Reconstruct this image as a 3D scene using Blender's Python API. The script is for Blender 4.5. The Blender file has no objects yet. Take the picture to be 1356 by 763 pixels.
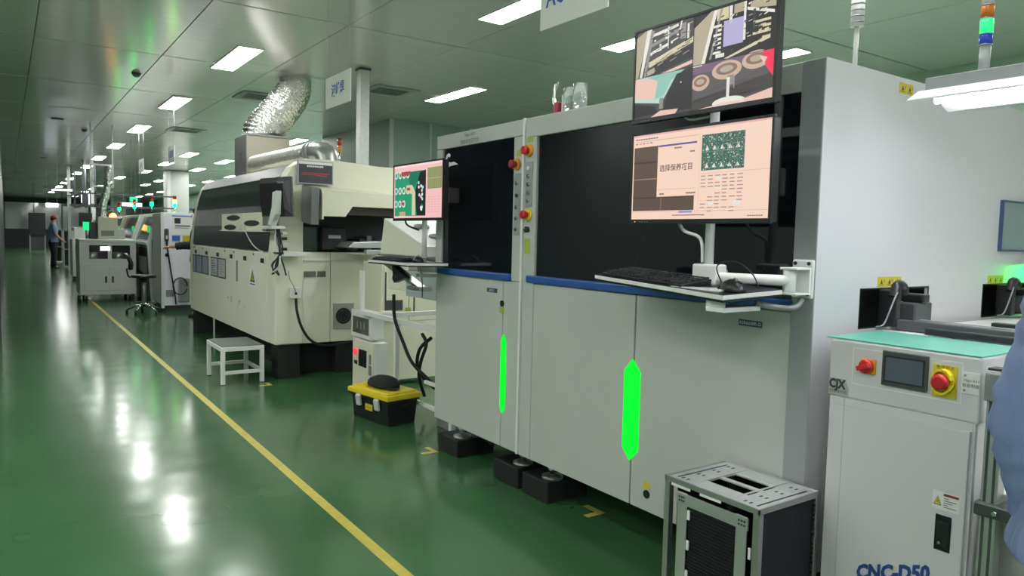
import bpy, bmesh, math, random
import numpy as np
from mathutils import Vector, Matrix
random.seed(7)
S = bpy.context.scene
COL = S.collection

# ------------------------------------------------------------------ camera
cam = bpy.data.cameras.new('camera'); camo = bpy.data.objects.new('camera', cam); COL.objects.link(camo)
cam.sensor_fit = 'HORIZONTAL'; cam.sensor_width = 36.0; cam.lens = 967.4 / 1356 * 36.0
cam.clip_start = 0.05; cam.clip_end = 200
_r = Vector((0.82229996, -0.5685798, 0.02323341)); _u = Vector((0.02032609, 0.07014936, 0.99732939)); _f = Vector((0.56869115, 0.81963167, -0.06924082))
M4 = Matrix((( _r.x, _u.x, -_f.x, 0), (_r.y, _u.y, -_f.y, 0), (_r.z, _u.z, -_f.z, 1.35), (0, 0, 0, 1)))
camo.matrix_world = M4
S.camera = camo
# ------------------------------------------------------------------ world, exposure
w = bpy.data.worlds.new('world'); S.world = w; w.use_nodes = True
w.node_tree.nodes['Background'].inputs[0].default_value = (0.6, 0.8, 0.7, 1)
w.node_tree.nodes['Background'].inputs[1].default_value = 0.15
S.view_settings.view_transform = 'Standard'; S.view_settings.look = 'None'
S.view_settings.gamma = 1.0; S.view_settings.use_curve_mapping = False
S.view_settings.exposure = 0.0
ZC = 3.26          # ceiling height
KC = 1.1576        # plan scale of everything fixed to the ceiling
LAMP = 34.0        # emission of the ceiling panels

# ------------------------------------------------------------------ materials
MATS = {}
def mat(name, col, rough=0.5, metal=0.0, emit=None, estr=1.0, noise=0.0, nscale=8.0, bump=0.0, bscale=60.0, coat=0.0, spec=0.5, trans=0.0, alpha=1.0, ior=1.5, stretch=None):
    if name in MATS: return MATS[name]
    m = bpy.data.materials.new(name); m.use_nodes = True; nt = m.node_tree; b = nt.nodes['Principled BSDF']
    c = (col[0], col[1], col[2], 1)
    b.inputs['Base Color'].default_value = c; b.inputs['Roughness'].default_value = rough
    b.inputs['Metallic'].default_value = metal; b.inputs['Coat Weight'].default_value = coat
    b.inputs['Specular IOR Level'].default_value = spec; b.inputs['IOR'].default_value = ior
    b.inputs['Transmission Weight'].default_value = trans; b.inputs['Alpha'].default_value = alpha
    if emit:
        b.inputs['Emission Color'].default_value = (*emit, 1); b.inputs['Emission Strength'].default_value = estr
    if noise > 0 or bump > 0:
        tc = nt.nodes.new('ShaderNodeTexCoord'); mp = nt.nodes.new('ShaderNodeMapping')
        nt.links.new(tc.outputs['Object'], mp.inputs[0])
        if stretch: mp.inputs['Scale'].default_value = stretch
    if noise > 0:
        n = nt.nodes.new('ShaderNodeTexNoise'); n.inputs['Scale'].default_value = nscale; n.inputs['Detail'].default_value = 4
        nt.links.new(mp.outputs[0], n.inputs['Vector'])
        mx = nt.nodes.new('ShaderNodeMix'); mx.data_type = 'RGBA'
        mx.inputs[6].default_value = tuple(v * (1 - noise) for v in col) + (1,)
        mx.inputs[7].default_value = tuple(min(1, v * (1 + noise)) for v in col) + (1,)
        nt.links.new(n.outputs['Fac'], mx.inputs[0]); nt.links.new(mx.outputs[2], b.inputs['Base Color'])
    if bump > 0:
        n2 = nt.nodes.new('ShaderNodeTexNoise'); n2.inputs['Scale'].default_value = bscale; n2.inputs['Detail'].default_value = 3
        nt.links.new(mp.outputs[0], n2.inputs['Vector'])
        bp = nt.nodes.new('ShaderNodeBump'); bp.inputs['Strength'].default_value = 1.0; bp.inputs['Distance'].default_value = bump
        nt.links.new(n2.outputs['Fac'], bp.inputs['Height']); nt.links.new(bp.outputs[0], b.inputs['Normal'])
    MATS[name] = m
    return m
def flat(name, col, e=0.0):
    "printed or lit-screen colour"
    return mat(name, tuple(v * (0.1 if e else 1) for v in col), 0.35, emit=col if e else None, estr=e)

kpaint = mat('cabinet_paint', (0.62, 0.62, 0.63), 0.4)
paint = mat('machine_paint', (0.48, 0.505, 0.475), 0.38, noise=0.03, nscale=3)
paint_dk = mat('machine_strip_grey', (0.30, 0.32, 0.33), 0.4)
cream = mat('cream_paint', (0.76, 0.75, 0.61), 0.42, noise=0.04, nscale=4)
cream_d = mat('panel_greige', (0.80, 0.79, 0.67), 0.42, noise=0.05, nscale=5)
white = mat('white_plastic', (0.75, 0.76, 0.74), 0.35)
whitem = mat('white_enamel', (0.78, 0.79, 0.78), 0.3)
grey = mat('grey_metal', (0.28, 0.29, 0.29), 0.4, 0.3)
darkg = mat('dark_grey', (0.06, 0.065, 0.07), 0.45)
black = mat('black_plastic', (0.012, 0.013, 0.015), 0.35)
blackm = mat('black_matt', (0.01, 0.012, 0.012), 0.7)
rubber = mat('black_rubber', (0.015, 0.015, 0.015), 0.8)
tint = mat('tinted_glass', (0.006, 0.008, 0.012), 0.06, spec=0.55)
blue = mat('blue_trim', (0.02, 0.09, 0.33), 0.35)
redb = mat('red_button', (0.55, 0.02, 0.02), 0.3)
dred = mat('dark_red_button', (0.30, 0.015, 0.03), 0.35)
yel = mat('yellow_plastic', (0.80, 0.62, 0.02), 0.4)
oran = mat('orange_plastic', (0.75, 0.32, 0.03), 0.4)
stick = mat('sticker_yellow', (0.62, 0.52, 0.04), 0.5)
stickg = mat('sticker_green_yellow', (0.36, 0.45, 0.05), 0.5)
chrome = mat('chrome', (0.7, 0.7, 0.7), 0.15, 1.0)
steel = mat('steel', (0.45, 0.46, 0.46), 0.35, 0.9, noise=0.1, nscale=20)
galv = mat('galvanised_steel', (0.62, 0.64, 0.64), 0.42, 0.55, noise=0.15, nscale=30)
alu = mat('aluminium', (0.55, 0.57, 0.57), 0.35, 0.8)
foil = mat('foil_duct', (0.88, 0.88, 0.86), 0.24, 0.92, bump=0.03, bscale=16, noise=.12, nscale=30)
foil2 = mat('spiral_duct', (0.62, 0.61, 0.57), 0.38, 0.7)
ledg = mat('green_led', (0.0, 0.3, 0.01), 0.3, emit=(0.0, 1.0, 0.03), estr=1.05)
diffu = mat('lamp_diffuser', (0.8, 0.8, 0.8), 0.4, emit=(1.0, 1.0, 0.97), estr=LAMP)
mint = mat('mint_top', (0.12, 0.42, 0.32), 0.35, noise=0.05)
ink = mat('black_ink', (0.03, 0.03, 0.035), 0.5)
inkb = mat('blue_ink', (0.02, 0.07, 0.25), 0.5)
bsign = mat('sign_blue', (0.03, 0.14, 0.45), 0.5)
board = mat('sign_board', (0.84, 0.85, 0.82), 0.45)
skin = mat('skin', (0.48, 0.27, 0.18), 0.5)
denim = mat('blue_work_shirt', (0.16, 0.215, 0.39), 0.85, noise=0.10, nscale=14, bump=0.03, bscale=6, stretch=(1.8, 1.8, .5))
trous = mat('dark_trousers', (0.012, 0.014, 0.022), 0.8)
wood = mat('reddish_wood', (0.16, 0.06, 0.035), 0.5)
clearp = mat('clear_plastic', (0.75, 0.8, 0.78), 0.12, trans=0.75, ior=1.3)

def floor_mat():
    m = bpy.data.materials.new('green_epoxy'); m.use_nodes = True; nt = m.node_tree; b = nt.nodes['Principled BSDF']
    tc = nt.nodes.new('ShaderNodeTexCoord')
    n = nt.nodes.new('ShaderNodeTexNoise'); n.inputs['Scale'].default_value = 0.9; n.inputs['Detail'].default_value = 5
    nt.links.new(tc.outputs['Object'], n.inputs['Vector'])
    r = nt.nodes.new('ShaderNodeValToRGB'); r.color_ramp.elements[0].position = 0.35; r.color_ramp.elements[1].position = 0.7
    r.color_ramp.elements[0].color = (0.040, 0.118, 0.046, 1); r.color_ramp.elements[1].color = (0.056, 0.156, 0.064, 1)
    nt.links.new(n.outputs['Fac'], r.inputs[0]); nt.links.new(r.outputs[0], b.inputs['Base Color'])
    n3 = nt.nodes.new('ShaderNodeTexNoise'); n3.inputs['Scale'].default_value = 7; n3.inputs['Detail'].default_value = 6
    nt.links.new(tc.outputs['Object'], n3.inputs['Vector'])
    mr = nt.nodes.new('ShaderNodeMapRange'); mr.inputs['To Min'].default_value = 0.11; mr.inputs['To Max'].default_value = 0.22
    nt.links.new(n3.outputs['Fac'], mr.inputs[0]); nt.links.new(mr.outputs[0], b.inputs['Roughness'])
    n2 = nt.nodes.new('ShaderNodeTexNoise'); n2.inputs['Scale'].default_value = 2.6; n2.inputs['Detail'].default_value = 1
    nt.links.new(tc.outputs['Object'], n2.inputs['Vector'])
    bp = nt.nodes.new('ShaderNodeBump'); bp.inputs['Strength'].default_value = 1; bp.inputs['Distance'].default_value = 0.0035
    nt.links.new(n2.outputs['Fac'], bp.inputs['Height']); nt.links.new(bp.outputs[0], b.inputs['Normal'])
    b.inputs['IOR'].default_value = 1.52
    b.inputs['Specular IOR Level'].default_value = 0.6
    return m
def ceil_mat():
    m = bpy.data.materials.new('ceiling_panel_paint'); m.use_nodes = True; nt = m.node_tree; b = nt.nodes['Principled BSDF']
    oi = nt.nodes.new('ShaderNodeObjectInfo')
    mx = nt.nodes.new('ShaderNodeMix'); mx.data_type = 'RGBA'
    mx.inputs[6].default_value = (0.82, 0.80, 0.78, 1); mx.inputs[7].default_value = (0.88, 0.86, 0.84, 1)
    nt.links.new(oi.outputs['Random'], mx.inputs[0]); nt.links.new(mx.outputs[2], b.inputs['Base Color'])
    tc = nt.nodes.new('ShaderNodeTexCoord')
    mp = nt.nodes.new('ShaderNodeMapping'); mp.inputs['Scale'].default_value = (1.0, 7.0, 1.0)
    nt.links.new(tc.outputs['Object'], mp.inputs[0])
    n2 = nt.nodes.new('ShaderNodeTexNoise'); n2.inputs['Scale'].default_value = 0.8; n2.inputs['Detail'].default_value = 1
    nt.links.new(mp.outputs[0], n2.inputs['Vector'])
    bp = nt.nodes.new('ShaderNodeBump'); bp.inputs['Strength'].default_value = 1; bp.inputs['Distance'].default_value = 0.004
    nt.links.new(n2.outputs['Fac'], bp.inputs['Height']); nt.links.new(bp.outputs[0], b.inputs['Normal'])
    b.inputs['Roughness'].default_value = 0.17; b.inputs['Metallic'].default_value = 0.35; b.inputs['Specular IOR Level'].default_value = 0.7
    return m

# ------------------------------------------------------------------ builders
def setp(o, label=None, cat=None, group=None, kind=None):
    if label: o['label'] = label
    if cat: o['category'] = cat
    if group: o['group'] = group
    if kind: o['kind'] = kind
    return o
def rootloc(o):
    v = Vector((0, 0, 0))
    while o is not None: v += o.location; o = o.parent
    return v
def thing(name, label, cat, loc=(0, 0, 0), group=None, kind=None):
    o = bpy.data.objects.new(name, None); COL.objects.link(o); o.location = loc; o.empty_display_size = 0.1
    return setp(o, label, cat, group, kind)
class MB:
    def __init__(s): s.bm = bmesh.new(); s.mats = []; s.cur = 0
    def m(s, mt):
        if mt not in s.mats: s.mats.append(mt)
        s.cur = s.mats.index(mt); return s
    def _face(s, vs, smooth=False):
        try: f = s.bm.faces.new(vs)
        except ValueError: return
        f.material_index = s.cur; f.smooth = smooth
    def box(s, x0, x1, y0, y1, z0, z1, rot=None, piv=None):
        vs = [Vector((x, y, z)) for z in (z0, z1) for y in (y0, y1) for x in (x0, x1)]
        if rot is not None:
            p = Vector(piv) if piv else Vector(((x0 + x1) / 2, (y0 + y1) / 2, (z0 + z1) / 2))
            vs = [rot @ (v - p) + p for v in vs]
        v = [s.bm.verts.new(q) for q in vs]
        for f in ((0, 2, 3, 1), (4, 5, 7, 6), (0, 1, 5, 4), (2, 6, 7, 3), (0, 4, 6, 2), (1, 3, 7, 5)): s._face([v[i] for i in f])
        return s
    def prism(s, pts, d, smooth=False):
        "pts: 3-D polygon, d: extrusion vector"
        d = Vector(d); a = [s.bm.verts.new(Vector(p)) for p in pts]; b = [s.bm.verts.new(Vector(p) + d) for p in pts]
        n = len(pts); s._face(a[::-1]); s._face(b)
        for i in range(n): s._face([a[i], a[(i + 1) % n], b[(i + 1) % n], b[i]], smooth)
        return s
    def poly(s, pts): s._face([s.bm.verts.new(Vector(p)) for p in pts]); return s
    def loft(s, rings, cap=True, smooth=True):
        R = [[s.bm.verts.new(Vector(p)) for p in r] for r in rings]
        n = len(R[0])
        for a, b in zip(R, R[1:]):
            for i in range(n): s._face([a[i], a[(i + 1) % n], b[(i + 1) % n], b[i]], smooth)
        if cap: s._face(R[0][::-1]); s._face(R[-1])
        return s
    def tube(s, pts, r, seg=10, smooth=True, cap=True):
        pts = [Vector(p) for p in pts]; rs = r if isinstance(r, (list, tuple)) else [r] * len(pts)
        rings = []; up = None
        for i, p in enumerate(pts):
            t = (pts[min(i + 1, len(pts) - 1)] - pts[max(i - 1, 0)]).normalized()
            if up is None: up = Vector((0, 0, 1)) if abs(t.z) < 0.9 else Vector((1, 0, 0))
            a = t.cross(up).normalized(); up = a.cross(t).normalized()
            rings.append([p + rs[i] * (math.cos(k * 2 * math.pi / seg) * a + math.sin(k * 2 * math.pi / seg) * up) for k in range(seg)])
        return s.loft(rings, cap, smooth)
    def cyl(s, p0, p1, r, r2=None, seg=20): return s.tube([p0, p1], [r, r if r2 is None else r2], seg, True)
    def grid(s, axis, c0, c1, us, vs, holes):
        "plate with rectangular holes; axis is the thin one; us, vs breakpoints; holes = set of (i, j) cells left open"
        for i in range(len(us) - 1):
            for j in range(len(vs) - 1):
                if (i, j) in holes: continue
                if axis == 'x': s.box(c0, c1, us[i], us[i + 1], vs[j], vs[j + 1])
                elif axis == 'y': s.box(us[i], us[i + 1], c0, c1, vs[j], vs[j + 1])
                else: s.box(us[i], us[i + 1], vs[j], vs[j + 1], c0, c1)
        return s
    def build(s, name, mt=None, parent=None, bevel=0.0, label=None, seg=2, **kw):
        if mt is not None and not s.mats: s.mats.append(mt)
        off = rootloc(parent) if parent is not None else Vector((0, 0, 0))
        if parent is None and 'loc' in kw: off = Vector(kw['loc'])
        bmesh.ops.recalc_face_normals(s.bm, faces=s.bm.faces)
        for v in s.bm.verts: v.co -= off
        me = bpy.data.meshes.new(name); s.bm.to_mesh(me); s.bm.free()
        for x in s.mats: me.materials.append(x)
        o = bpy.data.objects.new(name, me); COL.objects.link(o)
        if parent is not None: o.parent = parent
        else: o.location = off
        if bevel:
            b = o.modifiers.new('bevel', 'BEVEL'); b.width = bevel; b.segments = seg; b.limit_method = 'ANGLE'; b.angle_limit = math.radians(40)
        if label: o['label'] = label
        return o
def bx(name, mt, parent, x0, x1, y0, y1, z0, z1, bevel=0.0, label=None): return MB().box(x0, x1, y0, y1, z0, z1).build(name, mt, parent, bevel, label)
def cylo(name, mt, parent, p0, p1, r, r2=None, bevel=0.0, seg=20, label=None): return MB().cyl(p0, p1, r, r2, seg).build(name, mt, parent, bevel, label)
def tubeo(name, mt, parent, pts, r, seg=8, label=None): return MB().tube(pts, r, seg).build(name, mt, parent, 0, label)
def smoothpath(pts, n=8):
    pts = [Vector(p) for p in pts]; out = []
    P = [pts[0]] + pts + [pts[-1]]
    for i in range(1, len(P) - 2):
        for k in range(n):
            t = k / n; a, b, c, d = P[i - 1], P[i], P[i + 1], P[i + 2]
            out.append(0.5 * ((2 * b) + (c - a) * t + (2 * a - 5 * b + 4 * c - d) * t * t + (3 * b - a - 3 * c + d) * t ** 3))
    out.append(pts[-1]); return out
def text(name, body, size, origin, right, up, mt, parent, align='LEFT', shear=0.0, width=None, off=0.0006, bold=0.0):
    cu = bpy.data.curves.new(name, 'FONT'); cu.body = body; cu.size = size; cu.resolution_u = 2; cu.align_x = align; cu.align_y = 'CENTER'
    cu.shear = shear; cu.offset = bold
    t = bpy.data.objects.new(name + '_tmp', cu); COL.objects.link(t)
    dg = bpy.context.evaluated_depsgraph_get(); me = bpy.data.meshes.new_from_object(t.evaluated_get(dg))
    COL.objects.unlink(t); bpy.data.objects.remove(t)
    R = Vector(right).normalized(); U = Vector(up).normalized(); N = R.cross(U)
    offv = rootloc(parent) if parent is not None else Vector((0, 0, 0))
    sx = 1.0
    if width and len(me.vertices):
        xs = [v.co.x for v in me.vertices]; wd = max(xs) - min(xs)
        if wd > 1e-6: sx = width / wd
    for v in me.vertices: v.co = Vector(origin) + R * v.co.x * sx + U * v.co.y + N * off - offv
    me.materials.clear(); me.materials.append(mt); me.name = name
    o = bpy.data.objects.new(name, me); COL.objects.link(o); o.parent = parent
    return o
XR, YU, YN = (0, -1, 0), (0, 0, 1), (1, 0, 0)      # reading direction on aisle-facing faces, up, reading direction on end faces
class Print:
    "flat print or screen picture: coloured polygons in (u, v) of a rectangle, each layer a hair proud of the one below"
    def __init__(s, origin, right, up, w, h, nrm_off=0.0):
        s.o = Vector(origin); s.R = Vector(right).normalized(); s.U = Vector(up).normalized(); s.N = s.R.cross(s.U); s.w = w; s.h = h; s.mb = MB(); s.k = nrm_off
    def pt(s, u, v, lay): return s.o + s.R * u * s.w + s.U * (1 - v) * s.h + s.N * (s.k + 0.00022 * lay)   # v counts down from the top
    def rect(s, u0, v0, u1, v1, mt, lay=1): return s.poly([(u0, v0), (u1, v0), (u1, v1), (u0, v1)], mt, lay)
    def poly(s, pts, mt, lay=1): s.mb.m(mt); s.mb.poly([s.pt(u, v, lay) for u, v in pts]); return s
    def ell(s, cu, cv, ru, rv, mt, lay=1, n=20): return s.poly([(cu + ru * math.cos(6.2832 * i / n), cv + rv * math.sin(6.2832 * i / n)) for i in range(n)], mt, lay)
    def build(s, name, parent, label=None):
        bm = s.mb.bm; off = rootloc(parent)
        for v in bm.verts: v.co -= off
        bm.normal_update()
        for f in bm.faces:
            if f.normal.dot(s.N) < 0: f.normal_flip()
        me = bpy.data.meshes.new(name); bm.to_mesh(me); bm.free()
        for x in s.mb.mats: me.materials.append(x)
        o = bpy.data.objects.new(name, me); COL.objects.link(o); o.parent = parent
        if label: o['label'] = label
        return o
def children(o): return [c for c in bpy.data.objects if c.parent == o]
def copy_tree(o, parent=None, loc=None):
    c = o.copy(); COL.objects.link(c)
    if parent is not None: c.parent = parent
    if loc is not None: c.location = loc
    for ch in children(o): copy_tree(ch, c)
    return c

# ================================================================== SETTING
fl = MB().box(-3.3, 8.5, -4.6, 60.2, -0.1, 0).build('floor', floor_mat()); fl['kind'] = 'structure'
lime = mat('floor_tape', (0.55, 0.47, 0.08), 0.4, noise=0.25, nscale=20)
bx('aisle_line', lime, fl, 1.255, 1.305, -4, 16.5, 0, 0.0015)
for x, y in ((2.09, 3.93), (1.80, 6.42), (2.42, 5.92), (2.30, 2.62)):
    MB().box(x, x + 0.11, y, y + 0.035, 0, 0.0015).box(x + 0.075, x + 0.11, y + 0.035, y + 0.13, 0, 0.0015).build('corner_mark', lime, fl)
ce = MB().box(-3.3, 8.5, -4.6, 60.2, ZC + .03, ZC + .1).build('ceiling', mat('ceiling_backing', (0.03, 0.035, 0.03), 0.8)); ce['kind'] = 'structure'
cm = ceil_mat(); gx, gy = 0.009, 0.024; PX, PY = 1.02 * KC, 2.1 * KC
pm = None
for i in range(10):
    x0 = (1.26 + (i - 4) * 1.02) * KC
    for j in range(27):
        y0 = (5.65 + (j - 5) * 2.1) * KC
        if pm is None:
            pm = MB().box(0, PX - gx, 0, PY - gy, 0, 0.03).build('ceiling_panel', cm, ce, 0.002); q = pm
        else:
            q = pm.copy(); COL.objects.link(q)
        q.location = (x0 + gx / 2, y0 + gy / 2, ZC)
wallm = mat('wall_panel_paint', (0.70, 0.75, 0.72), 0.45)
def struct(name, m, *b):
    mb = MB()
    for q in b: mb.box(*q)
    o = mb.build(name, m); o['kind'] = 'structure'; return o
struct('wall_left', mat('wall_left_paint', (0.30, 0.34, 0.32), 0.5), (-3.0, -2.9, -4.6, 10.4, 0, ZC))
wl = struct('wall_left_far', mat('dark_partition', (0.03, 0.04, 0.04), 0.3), (-2.9, -0.06, 10.3, 10.4, 0, ZC), (-0.16, -0.06, 10.4, 60, 0, ZC))
struct('wall_right', mat('wall_right_paint', (0.50, 0.66, 0.56), 0.5), (8.3, 8.4, -4.6, 60, 0, ZC))
struct('wall_near', wallm, (-3, 8.4, -4.6, -4.5, 0, ZC))
# far wall: dark dado, glazed band, dark upper band
wf = struct('wall_far', mat('wall_far_paint', (0.05, 0.06, 0.06), 0.4), (-0.1, 8.3, 60, 60.1, 0, 1.15), (-0.1, 8.3, 60, 60.1, 2.95, ZC))
pane = mat('far_pane_lit_tone', (0.8, 0.84, 0.84), 0.08, spec=0.8, metal=0.15)  # lit room beyond and reflections are put into the pale pane colour
wn = struct('window_1', mat('window_frame', (0.25, 0.28, 0.28), 0.4), *[(-0.06 + 1.65 * k, 0.01 + 1.65 * k, 59.95, 60.05, 1.15, 2.95) for k in range(6)])
for k in range(5): bx('pane', pane, wn, 0.01 + k * 1.65, 1.59 + k * 1.65, 59.99, 60.01, 1.15, 2.95)
# enclosed room at the right behind the big soldering machine
rm = struct('wall_room', mat('room_panel', (0.36, 0.45, 0.41), 0.45), (5.27, 8.3, 11.23, 14.4, 0, ZC))
for x in (6.0, 6.8, 7.6): bx('trim', mat('room_trim', (0.62, 0.66, 0.63), 0.4), rm, x, x + 0.035, 11.21, 11.23, 0, ZC)
bx('trim', MATS['room_trim'], rm, 5.25, 5.315, 11.2, 11.23, 0, ZC)
# steel ceiling post
t = thing('steel_post', 'galvanised square steel post rising behind the cream soldering machine to the ceiling', 'post', (3.45, 8.10, 0))
bx('shaft', galv, t, 3.392, 3.508, 8.045, 8.16, 0, ZC - .01, 0.004)
bx('top_plate', darkg, t, 3.38, 3.52, 8.033, 8.172, ZC - .025, ZC - .001)
bx('foot_plate', darkg, t, 3.36, 3.54, 8.01, 8.19, 0, .01)

# ceiling lamps
def ceil_light(x, y, w=0.243, L=1.24):
    x *= KC; y *= KC
    t = thing('ceiling_light', '', 'ceiling light', (x, y, ZC))
    mb = MB(); e = 0.012
    mb.box(x - w / 2 - e, x + w / 2 + e, y - L / 2 - e, y - L / 2, ZC - 0.0150, ZC - 0.0005).box(x - w / 2 - e, x + w / 2 + e, y + L / 2, y + L / 2 + e, ZC - 0.0150, ZC - 0.0005)
    mb.box(x - w / 2 - e, x - w / 2, y - L / 2, y + L / 2, ZC - 0.0150, ZC - 0.0005).box(x + w / 2, x + w / 2 + e, y - L / 2, y + L / 2, ZC - 0.0150, ZC - 0.0005)
    mb.build('frame', white, t)
    bx('diffuser', diffu, t, x - w / 2, x + w / 2, y - L / 2, y + L / 2, ZC - 0.0120, ZC - 0.0007)
    return t
L0 = ceil_light(1.85, 7.40)
rows = [(1.85, [-2.0, 1.1, 7.40, 10.5, 13.6, 16.7, 19.9, 23.0, 26.1, 29.2, 32.3, 35.4, 38.5, 41.6], 'above the aisle edge', 'ceiling lights above the aisle'),
        (3.08, [4.28], '', None),
        (4.35, [1.2, 4.32, 7.55, 13.4, 18.5, 21.5, 24.5, 27.5, 30.5], 'above the machine line', 'ceiling lights above the machines'),
        (3.35, [17.4, 20.2, 23.5], 'above the distant placement machines', 'ceiling lights above the distant machines'),
        (5.6, [-1.8, 1.3, 4.35], 'behind the wide inspection machine', 'ceiling lights at the right'),
        (5.7, [14.0, 17.1, 20.2, 23.3, 26.4, 29.5, 32.6, 35.7, 38.8, 41.9], 'along the far right wall', 'ceiling lights far right'),
        (3.1, [27.0, 30.1, 33.2, 36.3, 39.4, 42.5, 45.6], 'farthest down the hall', 'farthest ceiling lights'),
        (-0.7, [-3, -.6, 1.8, 4.2, 6.6], 'added unseen left of the aisle as fill', 'added fill lights left of the aisle'),  # unseen row, added to brighten the machine fronts and the hall
        (-2.0, [-3, -.6, 1.8, 4.2, 6.6], 'added unseen by the left wall as fill', 'added fill lights by the left wall')]  # second unseen row, added only as fill light
ordn = ['nearest', 'second', 'third', 'fourth', 'fifth', 'sixth', 'seventh', 'eighth', 'ninth', 'tenth', 'eleventh', 'twelfth', 'thirteenth', 'fourteenth']
for x, yl, lab, g in rows:
    for k, y in enumerate(yl):
        c = L0 if (x == 1.85 and y == 7.40) else copy_tree(L0, None, (x * KC, y * KC, ZC))
        if g: c['group'] = g; c['label'] = '%s white light panel in the row %s' % (ordn[k], lab)
        else: c['label'] = 'long bright ceiling light left of the hanging blue-lettered sign'
        if x == 4.35 and y == 7.55: c['label'] = 'ceiling light right of the steel post, above the narrow inspection machine'
        if x == 4.35 and y == 4.32: c['label'] = 'ceiling light cut off by the left edge of the upper camera monitor'
        if x == 5.6 and y == 4.35: c['label'] = 'ceiling light just right of the upper camera monitor'
        if x == 1.85 and y == 7.40: c['label'] = 'largest ceiling light at upper left, above the aisle'
# square air vents, smoke detectors
ventd = mat('vent_dark', (0.02, 0.02, 0.02), 0.8)
def vent(x, y, label):
    x *= KC; y *= KC
    t = thing('ceiling_vent', label, 'air vent', (x, y, ZC)); s = 0.31
    MB().grid('z', ZC - 0.0150, ZC - 0.0010, [x - s, x - s + .09, x + s - .09, x + s], [y - s, y - s + .09, y + s - .09, y + s], {(1, 1)}).build('frame', mat('vent_frame', (0.4, 0.44, 0.42), 0.4), t, 0.003)
    bx('grille_back', ventd, t, x - s + .09, x + s - .09, y - s + .09, y + s - .09, ZC - 0.0060, ZC - 0.0005)
    for k in range(5):
        yy = y - s + .13 + k * (2 * s - .26) / 4
        bx('slat', MATS['vent_frame'], t, x - s + .09, x + s - .09, yy - .012, yy + .012, ZC - 0.0130, ZC - 0.0080)
for a in ((2.60, 9.25, 'square ceiling air vent left of the silver foil duct'), (3.66, 7.86, 'square ceiling air vent right of the steel post'), (2.5, 13.2, 'square ceiling air vent beyond the foil duct above the aisle lights')): vent(*a)
def detector(x, y, label, m=darkg):
    x *= KC; y *= KC
    t = thing('smoke_detector', label, 'smoke detector', (x, y, ZC))
    cylo('base', m, t, (x, y, ZC - 0.0150), (x, y, ZC - 0.0005), .055); MB().tube([(x, y, ZC - 0.0150), (x, y, ZC - 0.0350), (x, y, ZC - 0.0500)], [.045, .04, .015], 16).build('dome', m, t)
gd = mat('detector_grey', (0.12, 0.14, 0.13), 0.5)
detector(1.18, 8.81, 'round grey ceiling detector nearest the viewpoint above the aisle', gd)
detector(1.13, 14.4, 'smaller grey ceiling detector farther along the aisle', gd)
t = thing('ceiling_spot', 'flat black oval fitting on the ceiling at far left', 'ceiling fitting', (0.80, 15.4, ZC)); cylo('disc', black, t, (0.80, 15.4, ZC - 0.0150), (0.80, 15.4, ZC - 0.0005), .085); cylo('rim', darkg, t, (0.80, 15.4, ZC - 0.0100), (0.80, 15.4, ZC - 0.0006), .10)
t = thing('ceiling_spot', 'tiny dark sprinkler cap on the ceiling above the far aisle', 'ceiling fitting', (0.92, 24.3, ZC)); cylo('disc', black, t, (0.92, 24.3, ZC - 0.0200), (0.92, 24.3, ZC - 0.0005), .06); cylo('rim', darkg, t, (0.92, 24.3, ZC - 0.0100), (0.92, 24.3, ZC - 0.0006), .08)

# ================================================================== hanging signs
def hsign(x, y0, y1, z0, z1, body, size, label, zc=None, fancy=False, width=None):
    t = thing('hanging_sign', label, 'sign', (x, (y0 + y1) / 2, z0))
    bx('board', board, t, x - .003, x + .003, y0, y1, z0, z1)
    for y in (y0 + .03, y1 - .03): cylo('wire', steel, t, (x, y, z1 - .01), (x, y, ZC), .0015, seg=6)
    text('lettering', body, size, (x - .003, (y0 + y1) / 2, zc if zc else (z0 + z1) / 2), XR, YU, bsign, t, 'CENTER', width=width, bold=size * 0.02)
    return t
hsign(2.2, 5.40, 5.93, 2.367, 2.615, '波峰焊', .11, 'white hanging sign with three blue characters above the soldering machine', width=.27)
tt = hsign(2.2, 2.48, 2.975, 2.372, 2.62, 'AOI检测', .14, 'white hanging sign cut by the top edge with large blue letters', zc=2.515, width=.40)
hsign(2.2, 12.5, 13.03, 2.405, 2.675, '回流焊', .12, 'small far hanging sign above the bright white cabinet', width=.3)
hsign(2.2, 15.6, 16.22, 2.435, 2.70, '贴片机', .12, 'farther small hanging sign, second beyond the bright cabinet', width=.3)

# ================================================================== INSPECTION MACHINES
def led_arrow(parent, yc, hw, z0, z1, x, tip=.035):
    pts = [(x, yc + hw, z0 + tip), (x, yc, z0), (x, yc - hw, z0 + tip), (x, yc - hw, z1 - tip), (x, yc, z1), (x, yc + hw, z1 - tip)]
    o = MB().prism(pts, (-.006, 0, 0)).build('led_strip', ledg, parent, label='glowing green vertical light strip with pointed ends'); return o
def estop(parent, x, y, z, n=(-1, 0, 0), r=.021, head=redb, ring=oran, square=None):
    n = Vector(n); p = Vector((x, y, z))
    o = MB()
    o.cyl(p, p + n * .012, r * 1.5, r * 1.4).build('emergency_stop', ring, parent)
    o = [c for c in children(parent) if c.name.startswith('emergency_stop')][-1]
    MB().tube([p + n * .012, p + n * .022, p + n * .026, p + n * .04, p + n * .044], [r * .7, r * .7, r, r * .98, r * .7], 20).build('button_head', head, o)
    return o
def logo(parent, y, z, size, x):
    # thin swoosh and lettering
    text('lettering', 'Magic-RAY', size, (x, y, z + size * .7), XR, YU, ink, parent, 'CENTER', shear=.3)
    text('lettering', '智能制造研究院', size * 1.05, (x, y, z - size * .75), XR, YU, ink, parent, 'CENTER')
F = 2.12
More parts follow.
